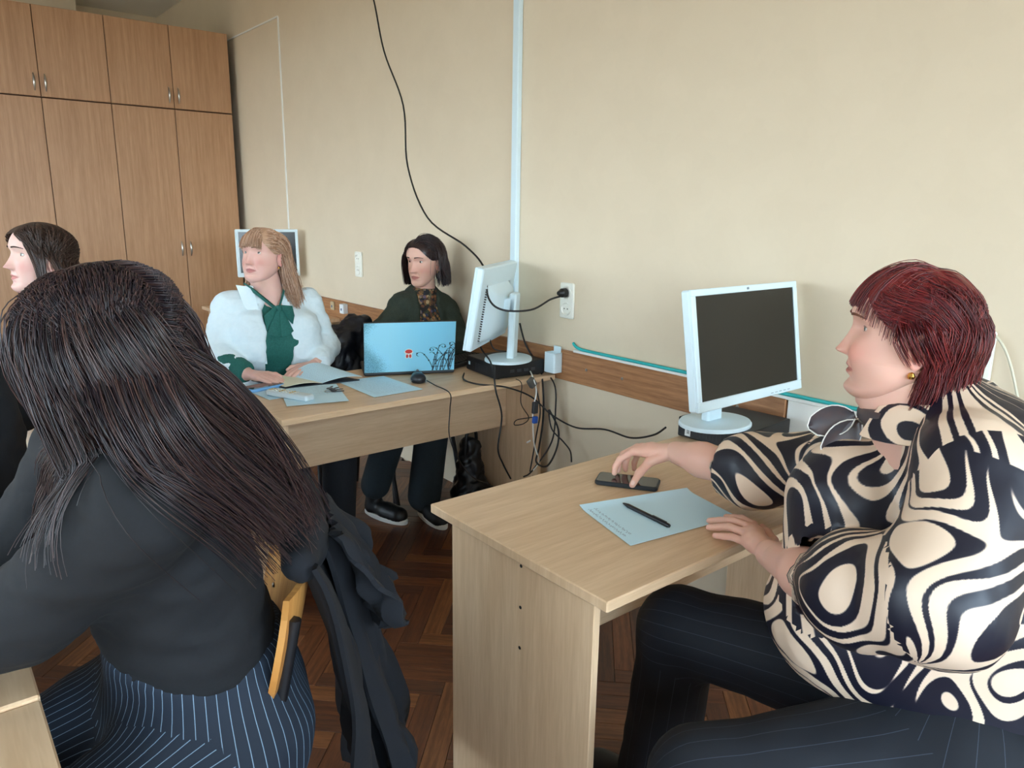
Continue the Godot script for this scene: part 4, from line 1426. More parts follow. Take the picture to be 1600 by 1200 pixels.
func head(mb: MB, tr: Transform3D, P: Dictionary) -> void:
	var ys := []
	var y := -0.116
	while y < 0.045:
		ys.push_back(y); y += 0.0023
	while y < 0.116:
		ys.push_back(y); y += 0.0045
	ys.push_back(0.116)
	var SG := 112
	var v0 := mb.v.size()
	var i0 := mb.i.size()
	for yy in ys:
		for s in SG:
			var u := TAU * s / SG
			var th := u - 0.5 * sin(u)
			var p := hp(P, yy, th)
			var col: Color = P.skin
			if cos(th) > 0.1:
				var ax := absf(p.x)
				col = col.lerp(P.blush, 0.55 * gs(ax - 0.042, yy + 0.03, 0.022, 0.02) + 0.3 * gs(ax, yy + 0.03, 0.014, 0.012))
				var lipd: float = pow(ax / 0.0255, 2) + pow((yy + 0.063) / (0.0098 - 0.15 * ax), 2)
				col = col.lerp(P.lip, 0.8 * smoothstep(1.25, 0.7, lipd))
			mb.col = col
			mb.vt(tr * p, Vector3.UP)
	for r in ys.size() - 1:
		for s in SG:
			var a := v0 + r * SG + s
			var b := v0 + r * SG + (s + 1) % SG
			mb.i.append_array(PackedInt32Array([a, b, a + SG, b, b + SG, a + SG]))
	mb.smooth(v0, i0)
	var mid := v0 + (ys.size() / 2) * SG
	if mb.n[mid].dot(tr.basis.z) < 0.0:
		for k in range(v0, mb.v.size()): mb.n[k] = -mb.n[k]
		for k in range(i0, mb.i.size(), 3):
			var t := mb.i[k]
			mb.i[k] = mb.i[k + 1]; mb.i[k + 1] = t
	# lids and ears
	for s in [-1.0, 1.0]:
		var e := eye_at(P, s)
		mb.col = P.skin
		var R := 0.0127
		for lid in 2:
			var base := mb.v.size()
			for r in 7:
				for q in 15:
					var al := deg_to_rad(-80.0 + 160.0 * q / 14.0)
					var open: float = cos(al / deg_to_rad(80.0) * PI / 2)
					var e0: float = deg_to_rad((P.lid if lid == 0 else -20.0) * open)
					var e1 := deg_to_rad(95.0 if lid == 0 else -95.0)
					var el := lerpf(e0, e1, r / 6.0)
					var dd := Vector3(sin(al) * cos(el), sin(el), cos(al) * cos(el))
					mb.col = P.skin.lerp(P.lash, 0.92 if (r == 0 and lid == 0) else (0.35 if r == 0 else 0.0))
					mb.vt(tr * (e + dd * (R + (0.0006 if r == 0 else 0.0))), tr.basis * dd)
			for r in 6:
				for q in 14:
					mb.quad(base + r * 15 + q, base + r * 15 + q + 1, base + (r + 1) * 15 + q + 1, base + (r + 1) * 15 + q)
		mb.col = P.skin.lerp(P.blush, 0.5)
		var ec := Vector3(s * 0.0735 * P.wide * (1.0 + 0.05 * P.fat), -0.012, -0.006)
		var eb := Basis(Vector3.UP, s * 0.35) * Basis(Vector3.RIGHT, -0.15)
		var b0 := mb.v.size()
		var j0 := mb.i.size()
		for r in 9:
			for q in 20:
				var a := TAU * q / 20
				var u := r / 8.0
				var rim: float = 0.006 * exp(-pow((u - 0.62) / 0.16, 2)) - 0.003 * (1.0 - u)
				if r == 8: rim = -0.012
				var sc: float = min(u / 0.75, 1.0) if r < 8 else 0.8
				var lobe := 1.0 - 0.28 * smoothstep(0.0, -1.0, sin(a))
				mb.vt(tr * (ec + eb * Vector3(s * (0.008 + rim), sin(a) * 0.030 * sc, cos(a) * 0.0185 * sc * lobe)), Vector3.UP)
		for r in 8:
			for q in 20:
				var a := b0 + r * 20 + q
				var b := b0 + r * 20 + (q + 1) % 20
				if s > 0: mb.i.append_array(PackedInt32Array([a, b, a + 20, b, b + 20, a + 20]))
				else: mb.i.append_array(PackedInt32Array([a, a + 20, b, b, a + 20, b + 20]))
		mb.smooth(b0, j0)
		if mb.n[b0 + 45].dot(tr.basis.x * s) < 0.0:
			for k in range(b0, mb.v.size()): mb.n[k] = -mb.n[k]
			for k in range(j0, mb.i.size(), 3):
				var t := mb.i[k]
				mb.i[k] = mb.i[k + 1]; mb.i[k + 1] = t
	mb.col = P.skin

func eye_at(P: Dictionary, s: float) -> Vector3:
	var th := asin(clampf(0.031 / 0.072, 0, 1)) * s
	var p := hp(P, 0.011, th)
	return Vector3(s * 0.031, 0.011, p.z - 0.0085)

func face_parts(person: Node3D, body: Node, tr: Transform3D, P: Dictionary) -> void:
	for s in [-1.0, 1.0]:
		var e := eye_at(P, s)
		var g: Vector3 = (P.gaze as Vector3).normalized()
		var fr := T(Vector3.ZERO, tr.basis * g)
		var mb := MB.new()
		for r in 15:
			for q in 18:
				var po := PI * r / 14.0
				var az := TAU * q / 18
				if r < 3: po = deg_to_rad([0.0, 12.0, 13.0][r])
				elif r < 6: po = deg_to_rad([27.0, 29.0, 33.0][r - 3])
				else: po = deg_to_rad(33.0 + 147.0 * (r - 5) / 9.0)
				mb.col = lin(14, 12, 12) if r < 2 else (P.iris if r < 4 else (lin(60, 48, 42) if r == 4 else lin(226, 220, 214)))
				var dd := fr.basis * Vector3(sin(po) * cos(az), sin(po) * sin(az), cos(po))
				mb.vt(tr * e + dd * 0.0119, dd)
		for r in 14:
			for q in 18:
				mb.quad(r * 18 + q, r * 18 + (q + 1) % 18, (r + 1) * 18 + (q + 1) % 18, (r + 1) * 18 + q)
		part(mb, "eye", M.eye, body, true)
		# eyebrow lying on the brow
		mb = MB.new()
		mb.col = P.brow
		var rows := []
		var pts := []
		var rs := []
		for q in 9:
			var f := q / 8.0
			var x := 0.013 + 0.036 * f
			var yy: float = 0.0315 + 0.005 * sin(f * 2.4) - 0.006 * f + P.get("browup", 0.0)
			var th: float = asin(clampf(x / (tab(yy, HY, HW) * P.wide), 0, 0.98)) * s
			var pp := hp(P, yy, th)
			pts.push_back(tr * (pp + Vector3(0, 0, 0.0004)))
			rs.push_back(0.0024 * (1.0 - 0.7 * f * f) + 0.0003)
		mb.tube(pts, rs, 6)
		part(mb, "eyebrow", M.hair_matte, body, true)

# ---- hair strands: grown step by step, sliding over the head and the given body capsules
func strand(mb: MB, pts: PackedVector3Array, r0: float, r1: float) -> void:
	var m := pts.size()
	var t0 := (pts[1] - pts[0]).normalized()
	var x := t0.cross(Vector3(0.3, 0.2, 0.9)).normalized()
	var base := mb.v.size()
	for k in m:
		var t := (pts[min(k + 1, m - 1)] - pts[max(k - 1, 0)]).normalized()
		x = (x - t * x.dot(t)).normalized()
		var y := t.cross(x)
		var r := lerpf(r0, r1, float(k) / (m - 1))
		var d1 := x * -0.5 + y * 0.866
		var d2 := x * -0.5 - y * 0.866
		mb.v.push_back(pts[k] + x * r); mb.v.push_back(pts[k] + d1 * r); mb.v.push_back(pts[k] + d2 * r)
		mb.n.push_back(x); mb.n.push_back(d1); mb.n.push_back(d2)
		mb.c.push_back(mb.col); mb.c.push_back(mb.col); mb.c.push_back(mb.col)
		mb.uv.push_back(Vector2.ZERO); mb.uv.push_back(Vector2.ZERO); mb.uv.push_back(Vector2.ZERO)
	for k in m - 1:
		var a := base + k * 3
		for s in 3:
			var s2 := (s + 1) % 3
			mb.i.push_back(a + s); mb.i.push_back(a + 3 + s2); mb.i.push_back(a + s2)
			mb.i.push_back(a + s); mb.i.push_back(a + 3 + s); mb.i.push_back(a + 3 + s2)

const HLT := [0.0, 0.5, 0.95, 1.25, 1.6, 2.0, 2.6, 3.15]
const HLY := [0.078, 0.068, 0.035, 0.012, 0.005, -0.045, -0.068, -0.074]

# S: style callable(root local point, theta) -> Dictionary {d: start direction (local), len, g: pull down, lift}
func grow_hair(person: Node, tr: Transform3D, P: Dictionary, count: int, S: Callable, caps: Array, cols: Array, r0: float, nseg: int, sd: int) -> MeshInstance3D:
	var rg := RandomNumberGenerator.new()
	rg.seed = sd
	var mb := MB.new()
	# scalp layer
	var v0 := 0
	var SG := 48
	var rowsn := 22
	mb.col = cols[0]
	for r in rowsn:
		for s in SG + 1:
			var th := TAU * s / SG
			var tt: float = th if th <= PI else TAU - th
			var yh := tab(tt, HLT, HLY)
			var y := lerpf(yh, 0.1155, pow(r / float(rowsn - 1), 0.8))
			var p := hp(P, y, th)
			mb.vt(tr * (p * 1.035 + Vector3(0, 0.0, -0.001)), tr.basis * p.normalized())
	for r in rowsn - 1:
		for s in SG:
			var a := r * (SG + 1) + s
			mb.quad(a, a + 1, a + SG + 2, a + SG + 1)
	mb.smooth(0, 0)
	for k in mb.v.size():
		if mb.n[k].dot(mb.v[k] - tr.origin) < 0.0: mb.n[k] = -mb.n[k]
	var inv := tr.affine_inverse()
	var done := 0
	var tries := 0
	var ER := Vector3(0.0765 * P.wide, 0.104, 0.099)
	var EC := Vector3(0, 0.013, -0.006)
	var wav := noise(sd, 9.0, 2)
	while done < count and tries < count * 6:
		tries += 1
		var th := rg.randf_range(-PI, PI)
		var u := rg.randf()
		var yh := tab(absf(th), HLT, HLY)
		var y := yh + (0.1155 - yh) * (1.0 - pow(1.0 - u, 1.5))
		var p := hp(P, y, th)
		# even density: fewer near the pole
		if rg.randf() > clampf(Vector2(p.x, p.z).length() / 0.075, 0.12, 1.0): continue
		var st: Dictionary = S.call(p, th, rg)
		if st.is_empty(): continue
		done += 1
		var pts := PackedVector3Array()
		var q := p * 1.02
		var d: Vector3 = (st.d as Vector3).normalized()
		var stp: float = st.len / nseg
		var lift: float = st.lift
		pts.push_back(tr * q)
		var wv: float = st.get("wave", 0.0)
		var ph := rg.randf() * 40.0
		for k in nseg:
			var f := float(k) / nseg
			var gl := (inv.basis * Vector3.DOWN).normalized()
			var g: float = lerpf(st.g, st.get("g2", st.g), f)
			d = (d * (1.0 - g) + gl * g)
			if st.has("pull"): d += (st.pull as Vector3) * (st.get("pk", 0.1) * smoothstep(st.get("ps", 0.2), 0.6, f))
			d = d.normalized()
			var nq := q + d * stp
			if wv > 0.0: nq += Vector3(sin(ph + f * 11.0), 0, cos(ph * 1.3 + f * 9.0)) * (wv * f)
			# slide over the skull
			var lf: float = lift * smoothstep(0.0, 0.35, f + 0.05)
			var er := ER + Vector3.ONE * lf
			var e := (nq - EC) / er
			var el := e.length()
			if el < 1.0 and nq.y > -0.075:
				nq = EC + e / el * er
			elif el > 1.0 and f > 0.02 and nq.y > -st.hug - 0.03:
				nq = nq.lerp(EC + e / el * er, smoothstep(-st.hug - 0.03, -st.hug + 0.03, nq.y))
			var w := tr * nq
			for cp in caps:
				var ba: Vector3 = cp[1] - cp[0]
				var t: float = clampf((w - cp[0]).dot(ba) / ba.length_squared(), 0.0, 1.0)
				var cc: Vector3 = cp[0] + ba * t
				var rr: float = lerpf(cp[2], cp[3], t) + lift * 0.5
				var off := w - cc
				if off.length_squared() < rr * rr: w = cc + off.normalized() * rr
			nq = inv * w
			d = (nq - q).normalized()
			q = nq
			pts.push_back(w)
		mb.col = cols[rg.randi() % cols.size()] * rg.randf_range(0.8, 1.2)
		strand(mb, pts, r0, r0 * 0.45)
	return part(mb, "hair", M.hair, person, true)

# hand from joint lists: palm from the wrist to the knuckles, then five fingers
func hand(mb: MB, wrist: Vector3, fore: Vector3, knuckles: Array, fingers: Array, thumb: Array, rw := 0.026) -> void:
	var lo := wrist
	var hi := wrist
	for l in [knuckles, thumb, [fore]] + fingers:
		for p in l:
			lo = lo.min(p); hi = hi.max(p)
	var sf := SF.new(lo - Vector3.ONE * 0.04, hi + Vector3.ONE * 0.04, 0.0032)
	sf.cap(fore, wrist, rw * 1.15, rw * 0.95, 0.01)
	for q in knuckles.size():
		var base: Vector3 = wrist.lerp(knuckles[q], 0.25)
		sf.cap(base, knuckles[q], 0.0155, 0.0108, 0.012)
		if q > 0: sf.cap((knuckles[q - 1] as Vector3).lerp(wrist, 0.3), (knuckles[q] as Vector3).lerp(wrist, 0.3), 0.012, 0.012, 0.012)
	for q in fingers.size():
		var ch: Array = [knuckles[q]] + fingers[q]
		var rs := [0.0102, 0.0092, 0.0084, 0.0072]
		if q == 3: rs = [0.0092, 0.008, 0.0074, 0.0064]
		for k in ch.size() - 1: sf.cap(ch[k], ch[k + 1], rs[k], rs[k + 1], 0.003)
	for k in thumb.size() - 1:
		var rs := [0.0155, 0.0118, 0.0105, 0.0082]
		sf.cap(thumb[k], thumb[k + 1], rs[k], rs[k + 1], 0.006)
	sf.mesh(mb)

# pieces of cloth with stripes that follow the limbs: bones [[a, b, r], ...]
func bone_uv(src: MB, bones: Array) -> MB:
	var out := MB.new()
	var fr := []
	for b in bones:
		var ax: Vector3 = (b[1] - b[0]).normalized()
		var rf: Vector3 = b[3] if b.size() > 3 else Vector3.UP
		if absf(rf.normalized().dot(ax)) > 0.9: rf = Vector3.RIGHT
		var x := (rf - ax * rf.dot(ax)).normalized()
		fr.push_back([ax, x, ax.cross(x)])
	for k in range(0, src.i.size(), 3):
		var cc := (src.v[src.i[k]] + src.v[src.i[k + 1]] + src.v[src.i[k + 2]]) / 3.0
		var best := 0
		var bd := 1e9
		for q in bones.size():
			var ba: Vector3 = bones[q][1] - bones[q][0]
			var t: float = clampf((cc - bones[q][0]).dot(ba) / ba.length_squared(), 0, 1)
			var dd: float = (cc - bones[q][0] - ba * t).length() / bones[q][2]
			if dd < bd:
				bd = dd; best = q
		var f: Array = fr[best]
		var a0 := 0.0
		for s in 3:
			var vi := src.i[k + s]
			var w: Vector3 = src.v[vi] - bones[best][0]
			var an := atan2(w.dot(f[2]), w.dot(f[1]))
			if s == 0: a0 = an
			elif an - a0 > PI: an -= TAU
			elif an - a0 < -PI: an += TAU
			out.i.push_back(out.vt(src.v[vi], src.n[vi], Vector2(an * bones[best][2] + (bones[best][4] if bones[best].size() > 4 else 0.0), w.dot(f[0]))))
	return out

func stripe_mat(base: Color, line: Color, period: float, width: float, rough: float) -> StandardMaterial3D:
	var img := Image.create(128, 64, false, Image.FORMAT_RGB8)
	var nn := noise(77, 0.35, 2)
	var lw := int(max(1.0, 128.0 * width / period))
	for y in 64:
		for x in 128:
			var t := 0.5 + 0.5 * nn.get_noise_2d(x * 2.0, y * 2.0)
			var c := base * (0.85 + 0.3 * t)
			if x >= 60 and x < 60 + lw: c = base.lerp(line, 0.55 + 0.45 * t)
			c.a = 1.0
			img.set_pixel(x, y, c)
	var m := mat(Color(1, 1, 1), rough)
	m.albedo_texture = ImageTexture.create_from_image(img)
	m.uv1_scale = Vector3(1.0 / period, 1.0 / 0.03, 1)
	return m

func print_mat() -> StandardMaterial3D:
	# swirling two-tone satin print: bands of a warped noise; one tile spans the whole blouse
	var N := 900
	var na := noise(5, 0.0046, 1)
	na.domain_warp_enabled = true
	na.domain_warp_fractal_type = FastNoiseLite.DOMAIN_WARP_FRACTAL_NONE
	na.domain_warp_amplitude = 75.0
	na.domain_warp_frequency = 0.006
	var nb := noise(8, 0.008, 1)
	var img := Image.create(N, N, false, Image.FORMAT_RGB8)
	var dk := rgb(20, 21, 36)
	var lt := rgb(230, 203, 177)
	for y in N:
		for x in N:
			var s := sin(na.get_noise_2d(x * 1.6, y * 1.6) * 16.0)
			var w := nb.get_noise_2d(x * 0.8 + y * 0.5, y * 0.6)
			var t := smoothstep(-0.07, 0.07, s - w * 1.3 - 0.12)
			img.set_pixel(x, y, dk.lerp(lt, t))
	var m := mat(Color(1, 1, 1), 0.44)
	m.albedo_texture = ImageTexture.create_from_image(img)
	m.uv1_scale = Vector3.ONE / 1.3
	return m

func cloth(c: Color, c2: Color, scale: float, rough := 0.85) -> StandardMaterial3D:
	var n := noise(3, 0.08, 3)
	var a := n.get_seamless_image(128, 128)
	var img := Image.create(128, 128, false, Image.FORMAT_RGB8)
	for y in 128:
		for x in 128: img.set_pixel(x, y, c.lerp(c2, a.get_pixel(x, y).r))
	var m := mat(Color(1, 1, 1), rough)
	m.albedo_texture = ImageTexture.create_from_image(img)
	m.uv1_triplanar = true
	m.uv1_scale = Vector3.ONE * scale
	return m

func person_materials() -> void:
	M.skin = vmat(0.5, 0.4)
	M.skin.subsurf_scatter_enabled = true
	M.skin.subsurf_scatter_strength = 0.12
	M.eye = vmat(0.12, 0.6)
	M.hair = vmat(0.34, 0.55)
	M.hair_matte = vmat(0.7, 0.3)
	M.print = print_mat()
	M.gold = mat(rgb(226, 176, 92), 0.25, 1.0)
	M.navy_pin = stripe_mat(rgb(12, 17, 27), rgb(62, 72, 86), 0.034, 0.0012, 0.8)
	M.teal_pin = stripe_mat(rgb(18, 30, 45), rgb(150, 178, 200), 0.0145, 0.0011, 0.8)
	M.black_knit = cloth(rgb(8, 10, 14), rgb(14, 17, 23), 14.0)
	M.black_coat = cloth(rgb(9, 12, 18), rgb(15, 19, 26), 9.0, 0.9)

func shoe(person: Node, ankle: Vector3, dirv: Vector3, upper: Material, sole: Material) -> void:
	var d := Vector3(dirv.x, 0, dirv.z).normalized()
	var heel := Vector3(ankle.x, 0.0, ankle.z) - d * 0.035
	var sf := SF.new(heel.min(heel + d * 0.24) - Vector3(0.07, 0.02, 0.07), heel.max(heel + d * 0.24) + Vector3(0.07, 0.15, 0.07), 0.008)
	sf.cap(heel + Vector3(0, 0.05, 0) + d * 0.03, heel + d * 0.20 + Vector3(0, 0.035, 0), 0.038, 0.034, 0.02)
	sf.cap(heel + d * 0.03 + Vector3(0, 0.05, 0), heel + d * 0.035 + Vector3(0, 0.10, 0), 0.038, 0.04, 0.02)
	sf.cap(heel + d * 0.12 + Vector3(0, 0.04, 0), heel + d * 0.19 + Vector3(0, 0.035, 0), 0.042, 0.04, 0.02)
	sf.cut(heel + Vector3(0, 0.018, 0), Vector3.DOWN, 0.4)
	var mb := MB.new()
	sf.mesh(mb)
	var u := part(mb, "shoe", upper, person, true)
	mb = MB.new()
	var ol := PackedVector2Array()
	for q in 24:
		var a := TAU * q / 24
		ol.push_back(Vector2(0.11 + cos(a) * 0.135, sin(a) * (0.042 + 0.006 * cos(a))))
	mb.slab(ol, 0.024, Transform3D(Basis(d, Vector3(d.z, 0, -d.x), Vector3.UP), heel), 0.004)
	part(mb, "sole", sole, u, true)

func build_red() -> void:
	var pr := thing("person", "red-haired woman in a black and cream swirl blouse holding a phone", "person", Vector3(1.36, 0, -0.45))
	var P := {fat = 1.35, wide = 1.07, nose = 0.95, skin = lin(226, 176, 156), blush = lin(212, 128, 112), lip = lin(176, 92, 86), lash = lin(40, 28, 26), brow = lin(120, 78, 62), iris = lin(92, 104, 98), lid = 14.0, gaze = Vector3(0.05, 0.02, 1)}
	var tr := T(Vector3(1.305, 1.243, -0.545), Vector3(-0.50, 0.03, -0.87))
	var mb := MB.new()
	mb.col = P.skin
	var sf := SF.new(Vector3(0.85, 0.03, -1.12), Vector3(1.7, 1.25, -0.2), 0.014)
	sf.cap(Vector3(1.38, 0.6, -0.42), Vector3(1.335, 1.03, -0.46), 0.16, 0.12, 0.05)
	sf.cap(Vector3(1.33, 1.02, -0.48), Vector3(1.305, 1.19, -0.535), 0.085, 0.066, 0.03)
	sf.cap(Vector3(1.287, 1.138, -0.572), Vector3(1.315, 1.13, -0.52), 0.036, 0.052, 0.04)
	sf.chain([Vector3(1.20, 1.06, -0.39), Vector3(1.075, 0.915, -0.37), Vector3(1.13, 0.84, -0.56)], [0.055, 0.048, 0.042], 0.02)
	sf.chain([Vector3(1.49, 1.05, -0.52), Vector3(1.55, 0.88, -0.77), Vector3(1.46, 0.848, -0.97)], [0.055, 0.05, 0.044], 0.02)
	sf.chain([Vector3(1.26, 0.53, -0.38), Vector3(0.96, 0.47, -0.61), Vector3(0.94, 0.08, -0.65)], [0.09, 0.06, 0.04], 0.02)
	sf.chain([Vector3(1.42, 0.53, -0.45), Vector3(1.29, 0.49, -0.95), Vector3(1.28, 0.08, -0.98)], [0.09, 0.06, 0.04], 0.02)
	sf.mesh(mb)
	# forearms in finer cells
	sf = SF.new(Vector3(1.02, 0.74, -0.76), Vector3(1.3, 0.93, -0.46), 0.006)
	sf.chain([Vector3(1.11, 0.85, -0.52), Vector3(1.165, 0.825, -0.605), Vector3(1.243, 0.792, -0.705)], [0.045, 0.043, 0.03], 0.02)
	sf.mesh(mb)
	sf = SF.new(Vector3(1.38, 0.76, -1.2), Vector3(1.56, 0.93, -0.9), 0.006)
	sf.chain([Vector3(1.47, 0.85, -0.94), Vector3(1.475, 0.847, -1.06), Vector3(1.482, 0.842, -1.145)], [0.046, 0.041, 0.029], 0.02)
	sf.mesh(mb)
	head(mb, tr, P)
	# left hand flat over the desk edge
	hand(mb, Vector3(1.252, 0.79, -0.725), Vector3(1.235, 0.795, -0.69),
		[Vector3(1.372, 0.778, -0.842), Vector3(1.345, 0.782, -0.838), Vector3(1.318, 0.78, -0.824), Vector3(1.292, 0.774, -0.803)],
		[[Vector3(1.395, 0.773, -0.882), Vector3(1.398, 0.766, -0.905), Vector3(1.397, 0.762, -0.926)],
		[Vector3(1.357, 0.778, -0.885), Vector3(1.353, 0.769, -0.912), Vector3(1.347, 0.762, -0.936)],
		[Vector3(1.325, 0.777, -0.868), Vector3(1.322, 0.768, -0.894), Vector3(1.318, 0.761, -0.916)],
		[Vector3(1.297, 0.771, -0.84), Vector3(1.296, 0.765, -0.862), Vector3(1.294, 0.76, -0.882)]],
		[Vector3(1.285, 0.783, -0.745), Vector3(1.345, 0.772, -0.775), Vector3(1.385, 0.766, -0.812), Vector3(1.412, 0.762, -0.842)], 0.029)
	# right hand gripping the phone from above: fingers on its far side, thumb on the near edge
	hand(mb, Vector3(1.482, 0.842, -1.145), Vector3(1.478, 0.846, -1.10),
		[Vector3(1.419, 0.832, -1.237), Vector3(1.441, 0.838, -1.241), Vector3(1.462, 0.836, -1.242), Vector3(1.482, 0.828, -1.238)],
		[[Vector3(1.396, 0.81, -1.258), Vector3(1.386, 0.79, -1.264), Vector3(1.381, 0.774, -1.262)],
		[Vector3(1.424, 0.815, -1.272), Vector3(1.413, 0.79, -1.279), Vector3(1.408, 0.772, -1.274)],
		[Vector3(1.449, 0.812, -1.274), Vector3(1.44, 0.786, -1.279), Vector3(1.434, 0.77, -1.272)],
		[Vector3(1.472, 0.806, -1.265), Vector3(1.464, 0.784, -1.268), Vector3(1.458, 0.769, -1.262)]],
		[Vector3(1.463, 0.832, -1.165), Vector3(1.428, 0.815, -1.187), Vector3(1.392, 0.795, -1.186), Vector3(1.356, 0.773, -1.177)], 0.028)
	var body := part(mb, "body", M.skin, pr, true)
	body.set_meta("label", "fair skin of face, forearms and hands")
	face_parts(pr, body, tr, P)
	# fingernails
	mb = MB.new()
	for a in [[Vector3(1.3545, 0.7795, -1.1745), Vector3(-0.5, 0.75, 0.35)]]:
		mb.lathe([Vector2(0.0058, 0.0), Vector2(0.005, 0.0012), Vector2(0.0, 0.0016)], Transform3D(T(Vector3.ZERO, a[1]).basis * Basis(Vector3.RIGHT, PI / 2), a[0]), 12, 1.0, 1.3)
	part(mb, "fingernail", mat(rgb(232, 196, 184), 0.25), body, true)
	# blouse
	var wr := noise(4, 6.0, 3)
	sf = SF.new(Vector3(0.96, 0.52, -1.06), Vector3(1.72, 1.22, -0.14), 0.0095)
	sf.cap(Vector3(1.39, 0.58, -0.39), Vector3(1.35, 0.80, -0.45), 0.205, 0.2, 0.05)
	sf.cap(Vector3(1.28, 0.73, -0.555), Vector3(1.38, 0.70, -0.585), 0.16, 0.16, 0.06)
	sf.cap(Vector3(1.265, 0.945, -0.585), Vector3(1.27, 0.905, -0.58), 0.11, 0.115, 0.06)
	sf.cap(Vector3(1.41, 0.935, -0.635), Vector3(1.41, 0.9, -0.63), 0.115, 0.12, 0.06)
	sf.cap(Vector3(1.37, 0.83, -0.39), Vector3(1.345, 1.03, -0.42), 0.175, 0.125, 0.06)
	sf.cap(Vector3(1.205, 1.08, -0.39), Vector3(1.475, 1.08, -0.49), 0.072, 0.072, 0.07)
	sf.cap(Vector3(1.34, 1.06, -0.47), Vector3(1.327, 1.118, -0.49), 0.095, 0.078, 0.04)
	sf.chain([Vector3(1.195, 1.065, -0.365), Vector3(1.07, 0.92, -0.355), Vector3(1.10, 0.868, -0.485), Vector3(1.132, 0.84, -0.56)], [0.083, 0.09, 0.084, 0.052], 0.035)
	sf.chain([Vector3(1.49, 1.06, -0.52), Vector3(1.555, 0.885, -0.77), Vector3(1.48, 0.855, -0.93), Vector3(1.468, 0.85, -0.99)], [0.083, 0.086, 0.084, 0.056], 0.035)
	sf.cut(Vector3(1.13, 0.842, -0.553), Vector3(0.57, -0.26, -0.78).normalized(), 0.075)
	sf.cut(Vector3(1.468, 0.85, -0.985), Vector3(0.0, 0.0, -1.0), 0.1)
	sf.cut(Vector3(1.35, 0.585, -0.45), Vector3(-0.12, -0.98, -0.1).normalized(), 0.42)
	mb = MB.new()
	sf.mesh(mb, wr, 0.008, Vector3(1.0, 0.55, 1.0))
	var cv := Vector3(-0.8, 0.2, 0.3)
	mb = bone_uv(mb, [[Vector3(1.36, 0.55, -0.47), Vector3(1.34, 1.1, -0.47), 0.2069, Vector3(1, 0, -0.4)], [Vector3(1.195, 1.065, -0.365), Vector3(1.07, 0.92, -0.355), 0.085, cv, 0.4], [Vector3(1.07, 0.92, -0.355), Vector3(1.132, 0.84, -0.56), 0.085, cv, 0.9], [Vector3(1.49, 1.06, -0.52), Vector3(1.555, 0.885, -0.77), 0.085, cv, 0.6], [Vector3(1.555, 0.885, -0.77), Vector3(1.468, 0.85, -0.99), 0.085, cv, 0.3]])
	var bl := part(mb, "blouse", M.print, pr, true)
	bl.set_meta("label", "satin blouse with black and cream swirl print")
	# elastic cuffs
	for a in [[Vector3(1.131, 0.842, -0.554), Vector3(0.57, -0.26, -0.78), 0.05], [Vector3(1.468, 0.85, -0.985), Vector3(0.0, 0.0, -1.0), 0.049]]:
		mb = MB.new()
		var ct := T(a[0], a[1])
		var ringp := []
		for q in 37:
			var an := TAU * q / 36
			var rr: float = a[2] + 0.003 * sin(an * 9.0)
			ringp.push_back(ct * Vector3(cos(an) * rr, sin(an) * rr, 0.004 * sin(an * 5.0)))
		mb.tube(ringp, 0.008, 8, false)
		part(mb, "cuff", M.print, bl, true)
	# turned-down collar
	mb = MB.new()
	var rows := []
	for r in 6:
		var row := []
		for q in 25:
			var an := -2.62 + 5.24 * q / 24.0
			var f := r / 5.0
			var rad := 0.074 + 0.005 * sin(f * PI) + 0.052 * f * f
			var hgt := 1.142 + 0.018 * sin(f * 2.6) - 0.062 * f * f + 0.012 * cos(an)
			var dirv := Vector3(sin(an) * 0.95, 0, cos(an))
			row.push_back(Vector3(1.322, hgt, -0.495) + Basis(Vector3.UP, 0.48) * dirv * rad)
		rows.push_back(row)
	mb.sheet(rows, 0.004)
	part(mb, "collar", M.print, bl, true)
	# neck scarf with two leaf-shaped ends
	var scarf := cloth(rgb(60, 62, 70), rgb(92, 70, 66), 3.0, 0.4)
	mb = MB.new()
	var rp := []
	for q in 41:
		var an := TAU * q / 40
		rp.push_back(Vector3(1.315, 1.118 + 0.014 * cos(an - 0.5), -0.515) + Vector3(sin(an) * 0.079, 0, cos(an) * 0.079))
	mb.tube(rp, 0.016, 10, false)
	var sc := part(mb, "neck_scarf", scarf, pr, true)
	var pale := mat(rgb(226, 222, 214), 0.5)
	for a in [[Vector3(1.262, 1.100, -0.598), Vector3(-0.2, -0.30, -0.62), 0.078, 0.02], [Vector3(1.268, 1.088, -0.590), Vector3(-0.35, -0.72, -0.45), 0.085, 0.019]]:
		mb = MB.new()
		rows = []
		var ax: Vector3 = (a[1] as Vector3).normalized()
		var side := ax.cross(Vector3(-0.75, 0.2, 0.6)).normalized()
		var nn := ax.cross(side)
		var rim := []
		var rim2 := []
		for r in 9:
			var f := r / 8.0
			var wd: float = a[3] * (0.35 + 1.0 * sin(pow(f, 0.8) * PI * 0.92)) * (1.0 if f < 0.99 else 0.3)
			var row := []
			for q in 5:
				var gx := q / 2.0 - 1.0
				row.push_back(a[0] + ax * (a[2] * f) + side * (gx * wd) + nn * (0.006 * (1.0 - gx * gx) - 0.012 * f * f))
			rows.push_back(row)
			rim.push_back(row[0]); rim2.push_front(row[4])
		mb.sheet(rows, 0.002)
		var leaf := part(mb, "scarf_end", scarf, sc, true)
		mb = MB.new()
		mb.tube(rim + rim2, 0.0014, 5)
		part(mb, "piping", pale, leaf, true)
	# trousers
	sf = SF.new(Vector3(0.8, 0.03, -1.12), Vector3(1.66, 0.78, -0.14), 0.0125)
	sf.cap(Vector3(1.27, 0.55, -0.35), Vector3(1.45, 0.55, -0.42), 0.155, 0.155, 0.05)
